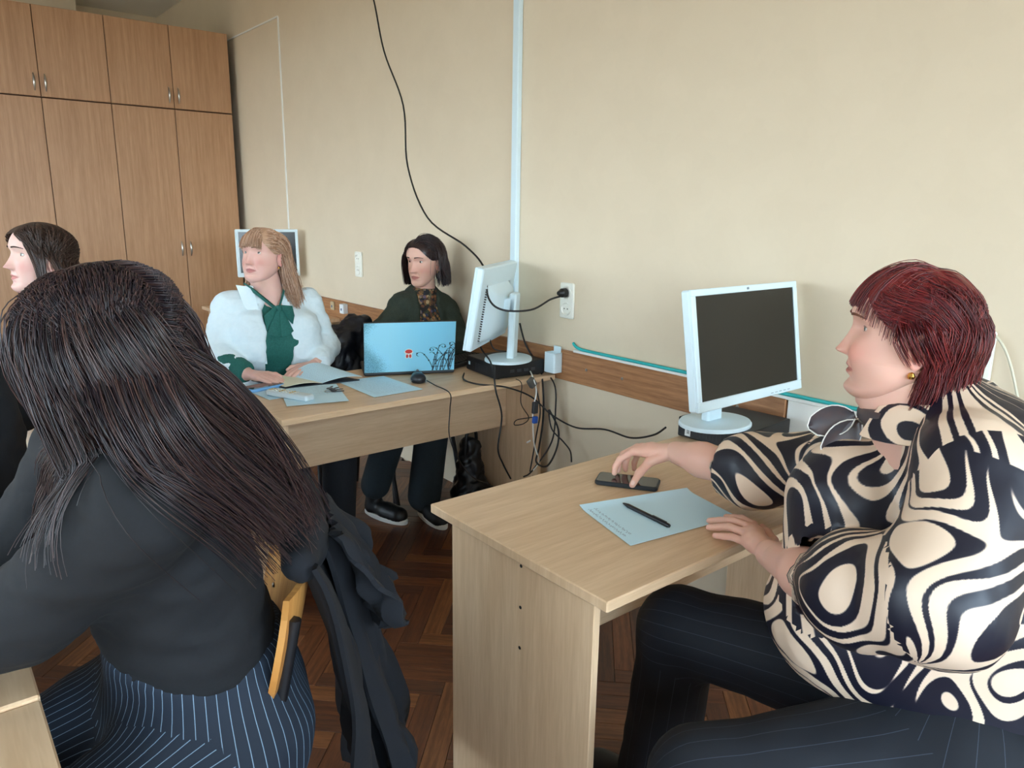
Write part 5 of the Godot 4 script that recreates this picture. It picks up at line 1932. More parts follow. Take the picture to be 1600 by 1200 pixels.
	sf.chain([Vector3(1.25, 0.55, -0.38), Vector3(0.95, 0.49, -0.63), Vector3(0.92, 0.08, -0.67)], [0.128, 0.088, 0.088], 0.04)
	sf.chain([Vector3(1.42, 0.55, -0.45), Vector3(1.29, 0.505, -0.955), Vector3(1.275, 0.08, -0.985)], [0.128, 0.088, 0.092], 0.04)
	mb = MB.new()
	sf.mesh(mb, noise(9, 7.0, 2), 0.005)
	mb = bone_uv(mb, [[Vector3(1.36, 0.75, -0.38), Vector3(1.36, 0.45, -0.38), 0.19], [Vector3(1.25, 0.55, -0.38), Vector3(0.95, 0.49, -0.63), 0.11], [Vector3(0.95, 0.49, -0.63), Vector3(0.92, 0.08, -0.67), 0.09, Vector3.RIGHT], [Vector3(1.42, 0.55, -0.45), Vector3(1.29, 0.505, -0.955), 0.11], [Vector3(1.29, 0.505, -0.955), Vector3(1.275, 0.08, -0.985), 0.09, Vector3.RIGHT]])
	var tz := part(mb, "trousers", M.navy_pin, pr, true)
	tz.set_meta("label", "dark navy pinstriped trousers")
	shoe(pr, Vector3(1.275, 0.08, -0.985), Vector3(-0.2, 0, -1), M.black, M.black)
	shoe(pr, Vector3(0.92, 0.08, -0.67), Vector3(-0.5, 0, -0.8), M.black, M.black)
	# earring
	mb = MB.new()
	mb.lathe([Vector2(0, -0.006), Vector2(0.0045, -0.004), Vector2(0.006, 0.0), Vector2(0.004, 0.005), Vector2(0, 0.007)], Transform3D(Basis.IDENTITY, tr * Vector3(0.0865, -0.052, -0.004)), 12)
	part(mb, "earring", M.gold, pr, true)
	# hair: red bob with a full fringe
	var S := func(p: Vector3, th: float, rg: RandomNumberGenerator) -> Dictionary:
		var a := absf(th)
		var crown := Vector3(0, 0.118, -0.035)
		var lift := rg.randf_range(0.002, 0.017)
		if a < 0.6 and p.y > 0.055 and p.z > 0.0:
			# fringe, cut level above the brows
			return {d = Vector3(p.x * 5.0, 0.05, 1.0), len = maxf(0.012, (p.y - 0.042) * 0.8 + maxf(0.0, 0.088 - p.z) * 0.6 - absf(p.x) * 0.25) + rg.randf_range(0, 0.008), g = 0.22, lift = lift * 0.6, hug = -0.02}
		if p.y > 0.098 and p.z > -0.05 and rg.randf() < 0.45:
			return {d = Vector3(p.x * 9.0, 0.05, 1.0), len = 0.112 + p.z * -0.8 + rg.randf_range(0, 0.01), g = 0.2, lift = lift * 0.7, hug = -0.02}
		if a < 1.2 and p.y > 0.03:
			# sides of the fringe, falling over the temple
			return {d = Vector3(signf(p.x) * 0.8, -0.6, -0.15), len = 0.034 + (p.y - 0.04) * 0.95 + rg.randf_range(-0.006, 0.010), g = 0.06, g2 = 0.1, lift = lift * 0.8, hug = 0.03, pull = Vector3(0, 0, -1.0), pk = 0.4, ps = -0.2}
		if a > 1.2 and a < 1.75 and p.y < 0.05 and rg.randf() < 0.7:
			# over the top of the ear
			return {d = Vector3(signf(p.x) * 0.5, -0.9, -0.55), len = 0.055 + (p.y - 0.01) * 0.9 + rg.randf_range(-0.01, 0.012), g = 0.12, g2 = 0.25, lift = lift + 0.014, hug = 0.05, pull = Vector3(0, 0, -0.7), pk = 0.2, ps = 0.0}
		if a < 1.6:
			# temples: swept back over the top of the ear
			return {d = Vector3(signf(p.x) * 0.3, -0.25, -1.2), len = 0.085 + (p.y + 0.02) * 0.5 + maxf(0.0, p.z) * 0.5 + rg.randf_range(-0.012, 0.015), g = 0.05, g2 = 0.32, lift = lift, hug = 0.06, wave = 0.0004, pull = Vector3(0, 0.0, -1.0), pk = 0.2}
		var d := (p - crown).normalized()
		d.z = minf(d.z, -0.25)
		if p.y > 0.085: lift *= 0.35
		var ln: float = (p.y + 0.082) * 1.1 + 0.025 + rg.randf_range(-0.012, 0.014)
		return {d = d, len = ln, g = 0.12, g2 = 0.3, lift = lift + 0.004, wave = 0.0012, hug = 0.03, pull = Vector3(0, 0, 0.35), pk = 0.2}
	var hr := grow_hair(pr, tr, P, 4600, S, [], [lin(112, 34, 36), lin(92, 26, 30), lin(136, 46, 42), lin(80, 20, 26)], 0.00095, 12, 21)
	hr.set_meta("label", "short dark red bob with a straight fringe")


func plain_hand(mb: MB, w: Vector3, fwd: Vector3, side: Vector3, thumb_sign: float, curl := 0.35) -> void:
	# relaxed hand, palm down: fwd along the fingers, side towards the person's left
	var f := fwd.normalized()
	var s := (side - f * side.dot(f)).normalized()
	var dn := Vector3.DOWN
	var kn := []
	var fi := []
	for q in 4:
		var off := (1.5 - q) * 0.019 * thumb_sign
		var k: Vector3 = w + f * (0.085 - 0.006 * absf(q - 1.0)) + s * off
		kn.push_back(k)
		var ln: float = [0.040, 0.044, 0.041, 0.032][q]
		var a: Vector3 = k + f * ln + dn * (0.010 * curl)
		var b: Vector3 = a + (f * (1.0 - 0.3 * curl) + dn * 0.5 * curl).normalized() * ln * 0.62
		var c: Vector3 = b + (f * (1.0 - 0.5 * curl) + dn * 0.8 * curl).normalized() * ln * 0.5
		fi.push_back([a, b, c])
	var t0 := w + f * 0.025 + s * (0.02 * thumb_sign)
	var t1 := t0 + (f * 0.7 + s * thumb_sign * 0.6).normalized() * 0.04
	var t2 := t1 + (f * 0.85 + s * thumb_sign * 0.35).normalized() * 0.032
	hand(mb, w, w - f * 0.04, kn, fi, [t0, t1, t2, t2 + f * 0.026 + dn * 0.004], 0.024)

func build_blonde() -> void:
	var pr := thing("person", "blonde woman in a white jacket over a green bow blouse", "person", Vector3(1.24, 0, -3.2))
	var P := {fat = 0.55, wide = 1.03, nose = 0.9, skin = lin(228, 182, 168), blush = lin(214, 140, 128), lip = lin(178, 100, 98), lash = lin(46, 34, 32), brow = lin(122, 88, 70), iris = lin(84, 84, 80), lid = 22.0, gaze = Vector3(0.1, 0.28, 1)}
	var tr := T(Vector3(1.2, 1.237, -3.15), Vector3(-0.85, 0.09, 0.5))
	var mb := MB.new()
	mb.col = P.skin
	var sf := SF.new(Vector3(0.88, 0.03, -3.45), Vector3(1.6, 1.22, -2.6), 0.014)
	sf.cap(Vector3(1.25, 0.55, -3.24), Vector3(1.225, 0.98, -3.18), 0.13, 0.11, 0.05)
	sf.cap(Vector3(1.225, 1.0, -3.165), Vector3(1.205, 1.17, -3.16), 0.066, 0.054, 0.03)
	sf.cap(Vector3(1.17, 1.135, -3.13), Vector3(1.205, 1.12, -3.15), 0.036, 0.045, 0.03)
	sf.cap(Vector3(1.07, 1.035, -3.19), Vector3(1.38, 1.03, -3.175), 0.045, 0.045, 0.04)
	sf.chain([Vector3(1.045, 1.03, -3.19), Vector3(0.965, 0.85, -3.12), Vector3(1.03, 0.782, -2.96)], [0.045, 0.04, 0.03], 0.02)
	sf.chain([Vector3(1.405, 1.02, -3.17), Vector3(1.455, 0.82, -3.12), Vector3(1.34, 0.79, -2.97)], [0.045, 0.04, 0.03], 0.02)
	sf.chain([Vector3(1.17, 0.53, -3.2), Vector3(1.13, 0.49, -2.8), Vector3(1.13, 0.07, -2.86)], [0.08, 0.055, 0.04], 0.02)
	sf.chain([Vector3(1.33, 0.53, -3.2), Vector3(1.35, 0.49, -2.8), Vector3(1.36, 0.07, -2.86)], [0.08, 0.055, 0.04], 0.02)
	sf.mesh(mb)
	sf = SF.new(Vector3(1.08, 0.96, -3.25), Vector3(1.34, 1.2, -3.04), 0.007)
	sf.cap(Vector3(1.222, 0.99, -3.135), Vector3(1.205, 1.17, -3.155), 0.068, 0.053, 0.03)
	sf.cap(Vector3(1.165, 1.138, -3.125), Vector3(1.205, 1.125, -3.15), 0.036, 0.045, 0.03)
	sf.mesh(mb)
	head(mb, tr, P)
	plain_hand(mb, Vector3(1.035, 0.782, -2.945), Vector3(0.45, -0.06, 0.9), Vector3(1, 0, -0.4), 1.0)
	plain_hand(mb, Vector3(1.33, 0.785, -2.965), Vector3(-0.85, -0.05, 0.45), Vector3(0.4, 0, 0.9), -1.0)
	var body := part(mb, "body", M.skin, pr, true)
	face_parts(pr, body, tr, P)
	# green blouse
	var green := cloth(rgb(22, 84, 78), rgb(34, 108, 98), 10.0, 0.8)
	sf = SF.new(Vector3(0.95, 0.5, -3.45), Vector3(1.56, 1.13, -2.9), 0.011)
	sf.cap(Vector3(1.25, 0.56, -3.24), Vector3(1.23, 0.85, -3.19), 0.165, 0.15, 0.05)
	sf.cap(Vector3(1.23, 0.85, -3.19), Vector3(1.225, 1.0, -3.18), 0.15, 0.105, 0.05)
	sf.cap(Vector3(1.15, 0.92, -3.095), Vector3(1.155, 0.88, -3.09), 0.08, 0.082, 0.05)
	sf.cap(Vector3(1.28, 0.915, -3.085), Vector3(1.28, 0.88, -3.08), 0.08, 0.082, 0.05)
	sf.cap(Vector3(1.07, 1.02, -3.19), Vector3(1.38, 1.015, -3.175), 0.055, 0.055, 0.05)
	# open neck
	sf.cap(Vector3(1.2, 1.16, -3.06), Vector3(1.205, 1.07, -3.06), 0.062, 0.02, 0.01, Vector3.ZERO, 1.0, true)
	mb = MB.new()
	sf.mesh(mb, noise(14, 8.0, 3), 0.006, Vector3(0.6, 1.6, 0.6))
	var bl := part(mb, "blouse", green, pr, true)
	bl.set_meta("label", "dark green blouse with a tied bow")
	# sleeve end of the blouse under the jacket cuff
	mb = MB.new()
	sf = SF.new(Vector3(0.93, 0.7, -3.1), Vector3(1.13, 0.9, -2.88), 0.008)
	sf.cap(Vector3(0.98, 0.83, -3.08), Vector3(1.03, 0.785, -2.955), 0.05, 0.044, 0.02)
	sf.cut(Vector3(1.03, 0.785, -2.955), Vector3(0.4, -0.2, 0.9).normalized(), 0.1)
	sf.mesh(mb)
	part(mb, "blouse_cuff", green, bl, true)
	# collar band and bow
	for s in [-1.0, 1.0]:
		mb = MB.new()
		var rows := []
		for r in 7:
			var f := r / 6.0
			var base := Vector3(1.2 + s * lerpf(0.075, 0.008, f), lerpf(1.115, 1.035, f), lerpf(-3.14, -3.035, pow(f, 0.7)))
			rows.push_back([base + Vector3(s * 0.016, 0.012, -0.006), base + Vector3(0, 0.0, 0.008), base + Vector3(-s * 0.002, -0.016, 0.006)])
		mb.sheet(rows, 0.006)
		part(mb, "collar_band", green, bl, true)
		mb = MB.new()
		rows = []
		for r in 7:
			var f := r / 6.0
			var cx: float = s * (0.012 + 0.048 * f)
			var cy := 1.028 - 0.02 * f - (0.045 * f if s < 0 else 0.012 * f)
			var hw := 0.012 + 0.026 * f
			rows.push_back([Vector3(1.2 + cx, cy + hw, -3.02 + 0.008 * sin(f * 3)), Vector3(1.2 + cx, cy, -3.005 + 0.012 * sin(f * 3)), Vector3(1.2 + cx, cy - hw, -3.016)])
		mb.sheet(rows, 0.008)
		part(mb, "bow_loop", green, bl, true)
		mb = MB.new()
		rows = []
		for r in 7:
			var f := r / 6.0
			var cx: float = s * (0.006 + 0.02 * f)
			var hw := 0.01 + 0.02 * f
			rows.push_back([Vector3(1.2 + cx - hw, 1.02 - 0.1 * f - s * 0.008 * f, -3.008), Vector3(1.2 + cx, 1.02 - 0.105 * f, -2.996 + 0.004 * f), Vector3(1.2 + cx + hw, 1.02 - 0.1 * f + s * 0.01 * f, -3.006)])
		mb.sheet(rows, 0.005)
		part(mb, "bow_tail", green, bl, true)
	mb = MB.new()
	mb.lathe([Vector2(0, -0.016), Vector2(0.012, -0.012), Vector2(0.014, 0.0), Vector2(0.012, 0.012), Vector2(0, 0.016)], Transform3D(Basis.IDENTITY, Vector3(1.2, 1.028, -3.008)), 14)
	part(mb, "bow_knot", green, bl, true)
	# white jacket, open in front
	var white := cloth(rgb(218, 236, 242), rgb(227, 241, 246), 6.0, 0.75)
	sf = SF.new(Vector3(0.86, 0.48, -3.48), Vector3(1.56, 1.16, -2.9), 0.009)
	sf.cap(Vector3(1.25, 0.56, -3.25), Vector3(1.232, 0.85, -3.2), 0.19, 0.17, 0.05)
	sf.cap(Vector3(1.232, 0.85, -3.2), Vector3(1.228, 1.0, -3.19), 0.17, 0.125, 0.05)
	sf.cap(Vector3(1.125, 0.92, -3.098), Vector3(1.125, 0.86, -3.098), 0.1, 0.1, 0.05)
	sf.cap(Vector3(1.31, 0.915, -3.09), Vector3(1.31, 0.86, -3.09), 0.1, 0.1, 0.05)
	sf.cap(Vector3(1.065, 1.025, -3.19), Vector3(1.39, 1.02, -3.175), 0.068, 0.068, 0.05)
	sf.chain([Vector3(1.05, 1.02, -3.19), Vector3(0.962, 0.85, -3.125), Vector3(1.01, 0.80, -3.01)], [0.062, 0.057, 0.05], 0.03)
	sf.chain([Vector3(1.40, 1.015, -3.17), Vector3(1.455, 0.825, -3.12), Vector3(1.36, 0.79, -2.985)], [0.062, 0.058, 0.048], 0.03)
	sf.cap(Vector3(1.205, 1.22, -3.03), Vector3(1.2, 1.03, -3.04), 0.085, 0.055, 0.01, Vector3.ZERO, 1.0, true)
	sf.cap(Vector3(1.19, 1.03, -3.0), Vector3(1.2, 0.6, -2.98), 0.05, 0.066, 0.006, Vector3(0, 0, 1), 0.45, true)
	sf.cut(Vector3(1.015, 0.797, -3.0), Vector3(0.3, -0.25, 0.9).normalized(), 0.085)
	mb = MB.new()
	sf.mesh(mb, noise(24, 15.0, 3), 0.0075, Vector3(0.7, 1.3, 0.7))
	var jk := part(mb, "jacket", white, pr, true)
	jk.set_meta("label", "white cotton jacket with lapels")
	for s in [-1.0, 1.0]:
		mb = MB.new()
		var rows := []
		for r in 9:
			var f := r / 8.0
			var edge := Vector3(1.205 + s * lerpf(0.066, 0.066, f), lerpf(1.115, 0.80, f), lerpf(-3.13, -3.022, sin(f * 1.5)))
			var wd: float = 0.046 * (1.0 - f) + 0.012
			if r == 3: wd *= 0.72
			rows.push_back([edge + Vector3(0, 0, 0.006), edge + Vector3(s * wd * 0.5, 0.0, 0.004 - wd * 0.15), edge + Vector3(s * wd, 0.004, -0.006 - wd * 0.4)])
		mb.sheet(rows, 0.005)
		part(mb, "lapel", white, jk, true)
		mb = MB.new()
		mb.lathe([Vector2(0.008, 0), Vector2(0.007, 0.003), Vector2(0, 0.0035)], Transform3D(Basis(Vector3.RIGHT, PI / 2), Vector3(1.22 + s * 0.165, 0.955, -3.072)), 12)
		part(mb, "button", M.steel, jk, true)
	var dark := cloth(rgb(20, 24, 30), rgb(28, 32, 40), 8.0)
	mb = MB.new()
	sf = SF.new(Vector3(1.0, 0.03, -3.45), Vector3(1.5, 0.68, -2.66), 0.014)
	sf.cap(Vector3(1.16, 0.53, -3.24), Vector3(1.34, 0.53, -3.24), 0.13, 0.13, 0.05)
	sf.chain([Vector3(1.17, 0.54, -3.2), Vector3(1.13, 0.5, -2.8), Vector3(1.13, 0.08, -2.86)], [0.1, 0.075, 0.07], 0.03)
	sf.chain([Vector3(1.33, 0.54, -3.2), Vector3(1.35, 0.5, -2.8), Vector3(1.36, 0.08, -2.86)], [0.1, 0.075, 0.07], 0.03)
	sf.mesh(mb)
	part(mb, "trousers", dark, pr, true)
	shoe(pr, Vector3(1.13, 0.08, -2.86), Vector3(0, 0, 1), M.black, M.black)
	shoe(pr, Vector3(1.36, 0.08, -2.86), Vector3(0.1, 0, 1), M.black, M.white_soft)
	mb = MB.new()
	mb.lathe([Vector2(0, -0.005), Vector2(0.004, -0.003), Vector2(0.004, 0.003), Vector2(0, 0.005)], Transform3D(Basis.IDENTITY, tr * Vector3(0.079, -0.046, -0.002)), 10)
	part(mb, "earring", M.gold, pr, true)
	var S := func(p: Vector3, th: float, rg: RandomNumberGenerator) -> Dictionary:
		var a := absf(th)
		var d := (p - Vector3(0, 0.118, -0.03)).normalized()
		var lift := rg.randf_range(0.004, 0.03)
		if a < 0.75 and p.y > 0.055 and p.z > 0.0:
			return {d = Vector3(p.x * 4.0, 0.1, 1.0), len = maxf(0.014, (p.y - 0.034) * 0.85 + maxf(0.0, 0.088 - p.z) * 0.62) + rg.randf_range(-0.004, 0.012), g = 0.22, lift = lift * 0.5, hug = -0.02}
		if a < 1.5: return {d = Vector3(signf(p.x) * 0.8, 0.0, -0.9), len = 0.15 + (p.y + 0.05) * 0.95 + rg.randf_range(-0.02, 0.03), g = 0.08, g2 = 0.45, lift = lift, wave = 0.0038, hug = 0.02, pull = Vector3(signf(p.x) * 0.35, 0, -0.5), pk = 0.22}
		var back := 0.0
		d.z = minf(d.z, -0.2)
		return {d = d + Vector3(0, 0, back), len = 0.12 + (p.y + 0.08) * 1.05 + rg.randf_range(-0.02, 0.03), g = 0.14, g2 = 0.4, lift = lift, wave = 0.0035, hug = 0.0, pull = Vector3(signf(p.x) * 0.3, 0, -0.25 if a < 1.75 else 0.0), pk = 0.22}
	var hr := grow_hair(pr, tr, P, 2600, S, [[Vector3(1.07, 1.02, -3.19), Vector3(1.38, 1.015, -3.175), 0.072, 0.072]], [lin(198, 158, 128), lin(176, 134, 102), lin(214, 180, 156), lin(160, 116, 88)], 0.0014, 13, 31)
	hr.set_meta("label", "shoulder-length blonde hair with a fringe")

func build_brunette() -> void:
	var pr := thing("person", "dark-haired woman in a green cardigan leaning on the wall behind the laptop", "person", Vector3(1.96, 0, -3.18))
	var P := {fat = 0.1, wide = 0.98, nose = 1.05, skin = lin(226, 178, 158), blush = lin(206, 132, 116), lip = lin(170, 94, 88), lash = lin(34, 24, 24), brow = lin(56, 38, 34), iris = lin(60, 44, 36), lid = 18.0, gaze = Vector3(-0.12, 0.0, 1)}
	var tr := T(Vector3(1.972, 1.192, -3.1), Vector3(-0.94, -0.10, 0.32))
	var mb := MB.new()
	mb.col = P.skin
	var sf := SF.new(Vector3(1.5, 0.03, -3.45), Vector3(2.17, 1.2, -2.65), 0.014)
	sf.cap(Vector3(1.95, 0.55, -3.22), Vector3(1.965, 0.95, -3.13), 0.12, 0.1, 0.05)
	sf.cap(Vector3(1.975, 0.97, -3.12), Vector3(1.98, 1.12, -3.11), 0.06, 0.05, 0.03)
	sf.cap(Vector3(1.86, 0.985, -3.1), Vector3(2.08, 0.965, -3.12), 0.04, 0.04, 0.04)
	sf.chain([Vector3(1.85, 0.98, -3.1), Vector3(1.705, 0.86, -3.06), Vector3(1.62, 0.79, -2.9)], [0.045, 0.04, 0.028], 0.02)
	sf.chain([Vector3(2.09, 0.96, -3.11), Vector3(2.1, 0.8, -2.99), Vector3(1.92, 0.79, -2.9)], [0.045, 0.04, 0.028], 0.02)
	sf.chain([Vector3(1.87, 0.53, -3.18), Vector3(1.67, 0.5, -2.88), Vector3(1.62, 0.14, -3.0)], [0.08, 0.055, 0.04], 0.02)
	sf.chain([Vector3(2.03, 0.53, -3.18), Vector3(1.83, 0.5, -2.8), Vector3(1.81, 0.07, -2.87)], [0.08, 0.055, 0.04], 0.02)
	sf.mesh(mb)
	head(mb, tr, P)
	plain_hand(mb, Vector3(1.615, 0.788, -2.885), Vector3(0.3, -0.05, 0.9), Vector3(1, 0, -0.3), 1.0)
	plain_hand(mb, Vector3(1.91, 0.788, -2.89), Vector3(-0.7, -0.05, 0.6), Vector3(0.6, 0, 0.7), -1.0)
	var body := part(mb, "body", M.skin, pr, true)
	face_parts(pr, body, tr, P)
	# floral top
	var img := Image.create(256, 256, false, Image.FORMAT_RGB8)
	img.fill(rgb(18, 18, 24))
	var rg2 := RandomNumberGenerator.new()
	rg2.seed = 5
	for q in 330:
		var c: Color = [rgb(190, 132, 70), rgb(206, 182, 140), rgb(48, 70, 120), rgb(150, 92, 56), rgb(60, 74, 50)][rg2.randi() % 5]
		var cx := rg2.randi() % 256
		var cy := rg2.randi() % 256
		for pt in 5:
			var an := TAU * pt / 5.0
			for dx in range(-3, 4):
				for dy in range(-3, 4):
					if dx * dx + dy * dy < 9: img.set_pixel(posmod(cx + int(cos(an) * 4.0) + dx, 256), posmod(cy + int(sin(an) * 4.0) + dy, 256), c)
	var fl := mat(Color(1, 1, 1), 0.7)
	fl.albedo_texture = ImageTexture.create_from_image(img)
	fl.uv1_triplanar = true
	fl.uv1_scale = Vector3.ONE * 3.2
	sf = SF.new(Vector3(1.75, 0.5, -3.4), Vector3(2.17, 1.12, -2.93), 0.011)
	sf.cap(Vector3(1.95, 0.56, -3.22), Vector3(1.96, 0.9, -3.14), 0.145, 0.125, 0.05)
	sf.cap(Vector3(1.9, 0.88, -3.06), Vector3(1.9, 0.85, -3.06), 0.075, 0.08, 0.05)
	sf.cap(Vector3(1.99, 0.87, -3.07), Vector3(1.99, 0.84, -3.07), 0.075, 0.08, 0.05)
	sf.cap(Vector3(1.965, 0.9, -3.13), Vector3(1.975, 1.075, -3.115), 0.1, 0.064, 0.05)
	sf.cut(Vector3(1.975, 1.068, -3.115), Vector3(0.05, 1, 0.05).normalized(), 0.12)
	mb = MB.new()
	sf.mesh(mb)
	part(mb, "blouse", fl, pr, true).set_meta("label", "dark floral blouse with a high neck")
	var moss := cloth(rgb(44, 54, 46), rgb(58, 68, 58), 10.0, 0.9)
	sf = SF.new(Vector3(1.5, 0.48, -3.46), Vector3(2.168, 1.1, -2.86), 0.0105)
	sf.cap(Vector3(1.95, 0.56, -3.23), Vector3(1.962, 0.9, -3.15), 0.165, 0.145, 0.05)
	sf.cap(Vector3(1.88, 0.9, -3.08), Vector3(1.88, 0.86, -3.08), 0.085, 0.085, 0.05)
	sf.cap(Vector3(2.01, 0.885, -3.09), Vector3(2.01, 0.85, -3.09), 0.085, 0.085, 0.05)
	sf.cap(Vector3(1.855, 0.98, -3.1), Vector3(2.085, 0.96, -3.12), 0.062, 0.062, 0.06)
	sf.cap(Vector3(1.965, 0.9, -3.14), Vector3(1.975, 1.03, -3.125), 0.11, 0.075, 0.05)
	sf.chain([Vector3(1.845, 0.975, -3.1), Vector3(1.70, 0.855, -3.06), Vector3(1.625, 0.795, -2.92)], [0.068, 0.066, 0.046], 0.03)
	sf.chain([Vector3(2.09, 0.955, -3.11), Vector3(2.098, 0.80, -2.99), Vector3(1.94, 0.79, -2.905)], [0.068, 0.064, 0.046], 0.03)
	sf.cap(Vector3(1.935, 1.12, -2.99), Vector3(1.93, 0.62, -2.96), 0.05, 0.06, 0.01, Vector3(-0.3, 0, 0.95), 0.35, true)
	sf.cap(Vector3(1.97, 1.12, -3.06), Vector3(1.965, 1.04, -3.05), 0.07, 0.05, 0.01, Vector3.ZERO, 1.0, true)
	mb = MB.new()
	sf.mesh(mb, noise(34, 9.0, 3), 0.012, Vector3(1.0, 1.0, 1.0))
	part(mb, "cardigan", moss, pr, true).set_meta("label", "dark green knitted cardigan")
	var dark := cloth(rgb(26, 36, 42), rgb(34, 46, 52), 8.0)
	mb = MB.new()
	sf = SF.new(Vector3(1.5, 0.03, -3.4), Vector3(2.168, 0.68, -2.68), 0.013)
	sf.cap(Vector3(1.87, 0.53, -3.22), Vector3(2.03, 0.53, -3.22), 0.12, 0.12, 0.05)
	sf.chain([Vector3(1.87, 0.54, -3.18), Vector3(1.67, 0.51, -2.88), Vector3(1.62, 0.16, -3.0)], [0.1, 0.075, 0.07], 0.03)
	sf.chain([Vector3(2.03, 0.54, -3.18), Vector3(1.83, 0.51, -2.81), Vector3(1.81, 0.1, -2.87)], [0.1, 0.078, 0.08], 0.03)
	sf.mesh(mb)
	part(mb, "trousers", dark, pr, true)
	shoe(pr, Vector3(1.81, 0.09, -2.87), Vector3(-0.1, 0, 1), M.black, M.white_soft)
	shoe(pr, Vector3(1.62, 0.09, -3.02), Vector3(0.3, 0, 1), M.black, M.white_soft)
	mb = MB.new()
	mb.lathe([Vector2(0, -0.006), Vector2(0.003, -0.003), Vector2(0.003, 0.003), Vector2(0, 0.006)], Transform3D(Basis.IDENTITY, tr * Vector3(0.0785, -0.046, 0.0)), 10)
	part(mb, "earring", M.gold, pr, true)
	var S := func(p: Vector3, th: float, rg: RandomNumberGenerator) -> Dictionary:
		var a := absf(th)
		var lift := rg.randf_range(0.003, 0.02)
		var d := Vector3(signf(p.x + 0.025), 0.1, -0.25) + (p - Vector3(0, 0.118, -0.02)).normalized() * 0.7
		if p.x > -0.03 and a < 1.5:
			# tucked behind the ear on her left side
			return {d = Vector3(0.6, 0.1, -1.0), len = 0.165 + (p.y + 0.02) * 0.5 + rg.randf_range(-0.015, 0.015), g = 0.12, g2 = 0.3, lift = lift, hug = 0.03, pull = Vector3(0.1, 0, -1.0), pk = 0.3}
		return {d = d, len = (p.y + 0.098) * 1.05 + 0.02 + rg.randf_range(-0.012, 0.012), g = 0.13, g2 = 0.3, lift = lift + 0.006, hug = -0.01, pull = Vector3(0, 0, -0.4 if a < 1.7 else 0.25), pk = 0.15}
	var hr := grow_hair(pr, tr, P, 2000, S, [], [lin(40, 26, 26), lin(30, 20, 22), lin(56, 32, 30)], 0.0014, 13, 41)
	hr.set_meta("label", "chin-length dark brown bob")

func black_sitter(pr: Node3D, P: Dictionary, tr: Transform3D, hips: Vector3, chest: Vector3, f: Vector3) -> void:
	# a seated figure in black; f is the way the body faces
	var lft := Vector3.UP.cross(f).normalized()
	var mb := MB.new()
	mb.col = P.skin
	var neck := chest + Vector3(0, 0.13, 0)
	var sf := SF.new(hips.min(chest) - Vector3(0.62, 0.5, 0.45), hips.max(chest) + Vector3(0.4, 0.36, 0.45), 0.016)
	sf.cap(hips, chest, 0.12, 0.1, 0.05)
	sf.cap(neck, tr * Vector3(0, -0.05, -0.02), 0.052, 0.048, 0.03)
	var arms := []
	for s in [-1.0, 1.0]:
		var sh: Vector3 = chest + lft * (0.17 * s) + Vector3(0, 0.1, 0)
		var el: Vector3 = sh + f * 0.12 + Vector3(0, -0.22, 0) + lft * (0.03 * s)
		var wr: Vector3 = el + f * 0.2 + Vector3(0, 0.0, 0) - lft * (0.06 * s)
		arms.push_back([sh, el, wr])
		sf.chain(arms[-1], [0.045, 0.04, 0.028], 0.02)
		sf.chain([hips + lft * (0.08 * s), hips + lft * (0.09 * s) + f * 0.42, hips + lft * (0.09 * s) + f * 0.4 - Vector3(0, 0.43, 0)], [0.08, 0.055, 0.04], 0.02)
	sf.mesh(mb)
	head(mb, tr, P)
	for q in 2: plain_hand(mb, arms[q][2], f, lft, 1.0 if q == 0 else -1.0)
	var body := part(mb, "body", M.skin, pr, true)
	face_parts(pr, body, tr, P)
	mb = MB.new()
	sf = SF.new(hips.min(chest) - Vector3(0.5, 0.12, 0.45), hips.max(chest) + Vector3(0.4, 0.3, 0.45), 0.0125)
	sf.cap(hips, chest, 0.15, 0.13, 0.05)
	sf.cap(chest, neck - Vector3(0, 0.03, 0), 0.12, 0.07, 0.05)
	sf.cap(arms[0][0], arms[1][0], 0.062, 0.062, 0.05)
	for a in arms: sf.chain(a, [0.068, 0.06, 0.045], 0.03)
	sf.mesh(mb, noise(51, 8.0, 2), 0.012)
	var jk := part(mb, "jacket", M.black_coat, pr, true)
	jk.set_meta("label", "black jacket")
	mb = MB.new()
	sf = SF.new(hips - Vector3(0.6, 0.5, 0.6), hips + Vector3(0.6, 0.2, 0.6), 0.016)
	for s in [-1.0, 1.0]:
		sf.chain([hips + lft * (0.08 * s), hips + lft * (0.09 * s) + f * 0.42, hips + lft * (0.09 * s) + f * 0.4 - Vector3(0, 0.40, 0)], [0.12, 0.075, 0.06], 0.03)
	sf.mesh(mb)
	part(mb, "trousers", M.black_coat, pr, true)
	for s in [-1.0, 1.0]: shoe(pr, hips + lft * (0.09 * s) + f * 0.4 - Vector3(0, 0.44, 0), f, M.black, M.black)

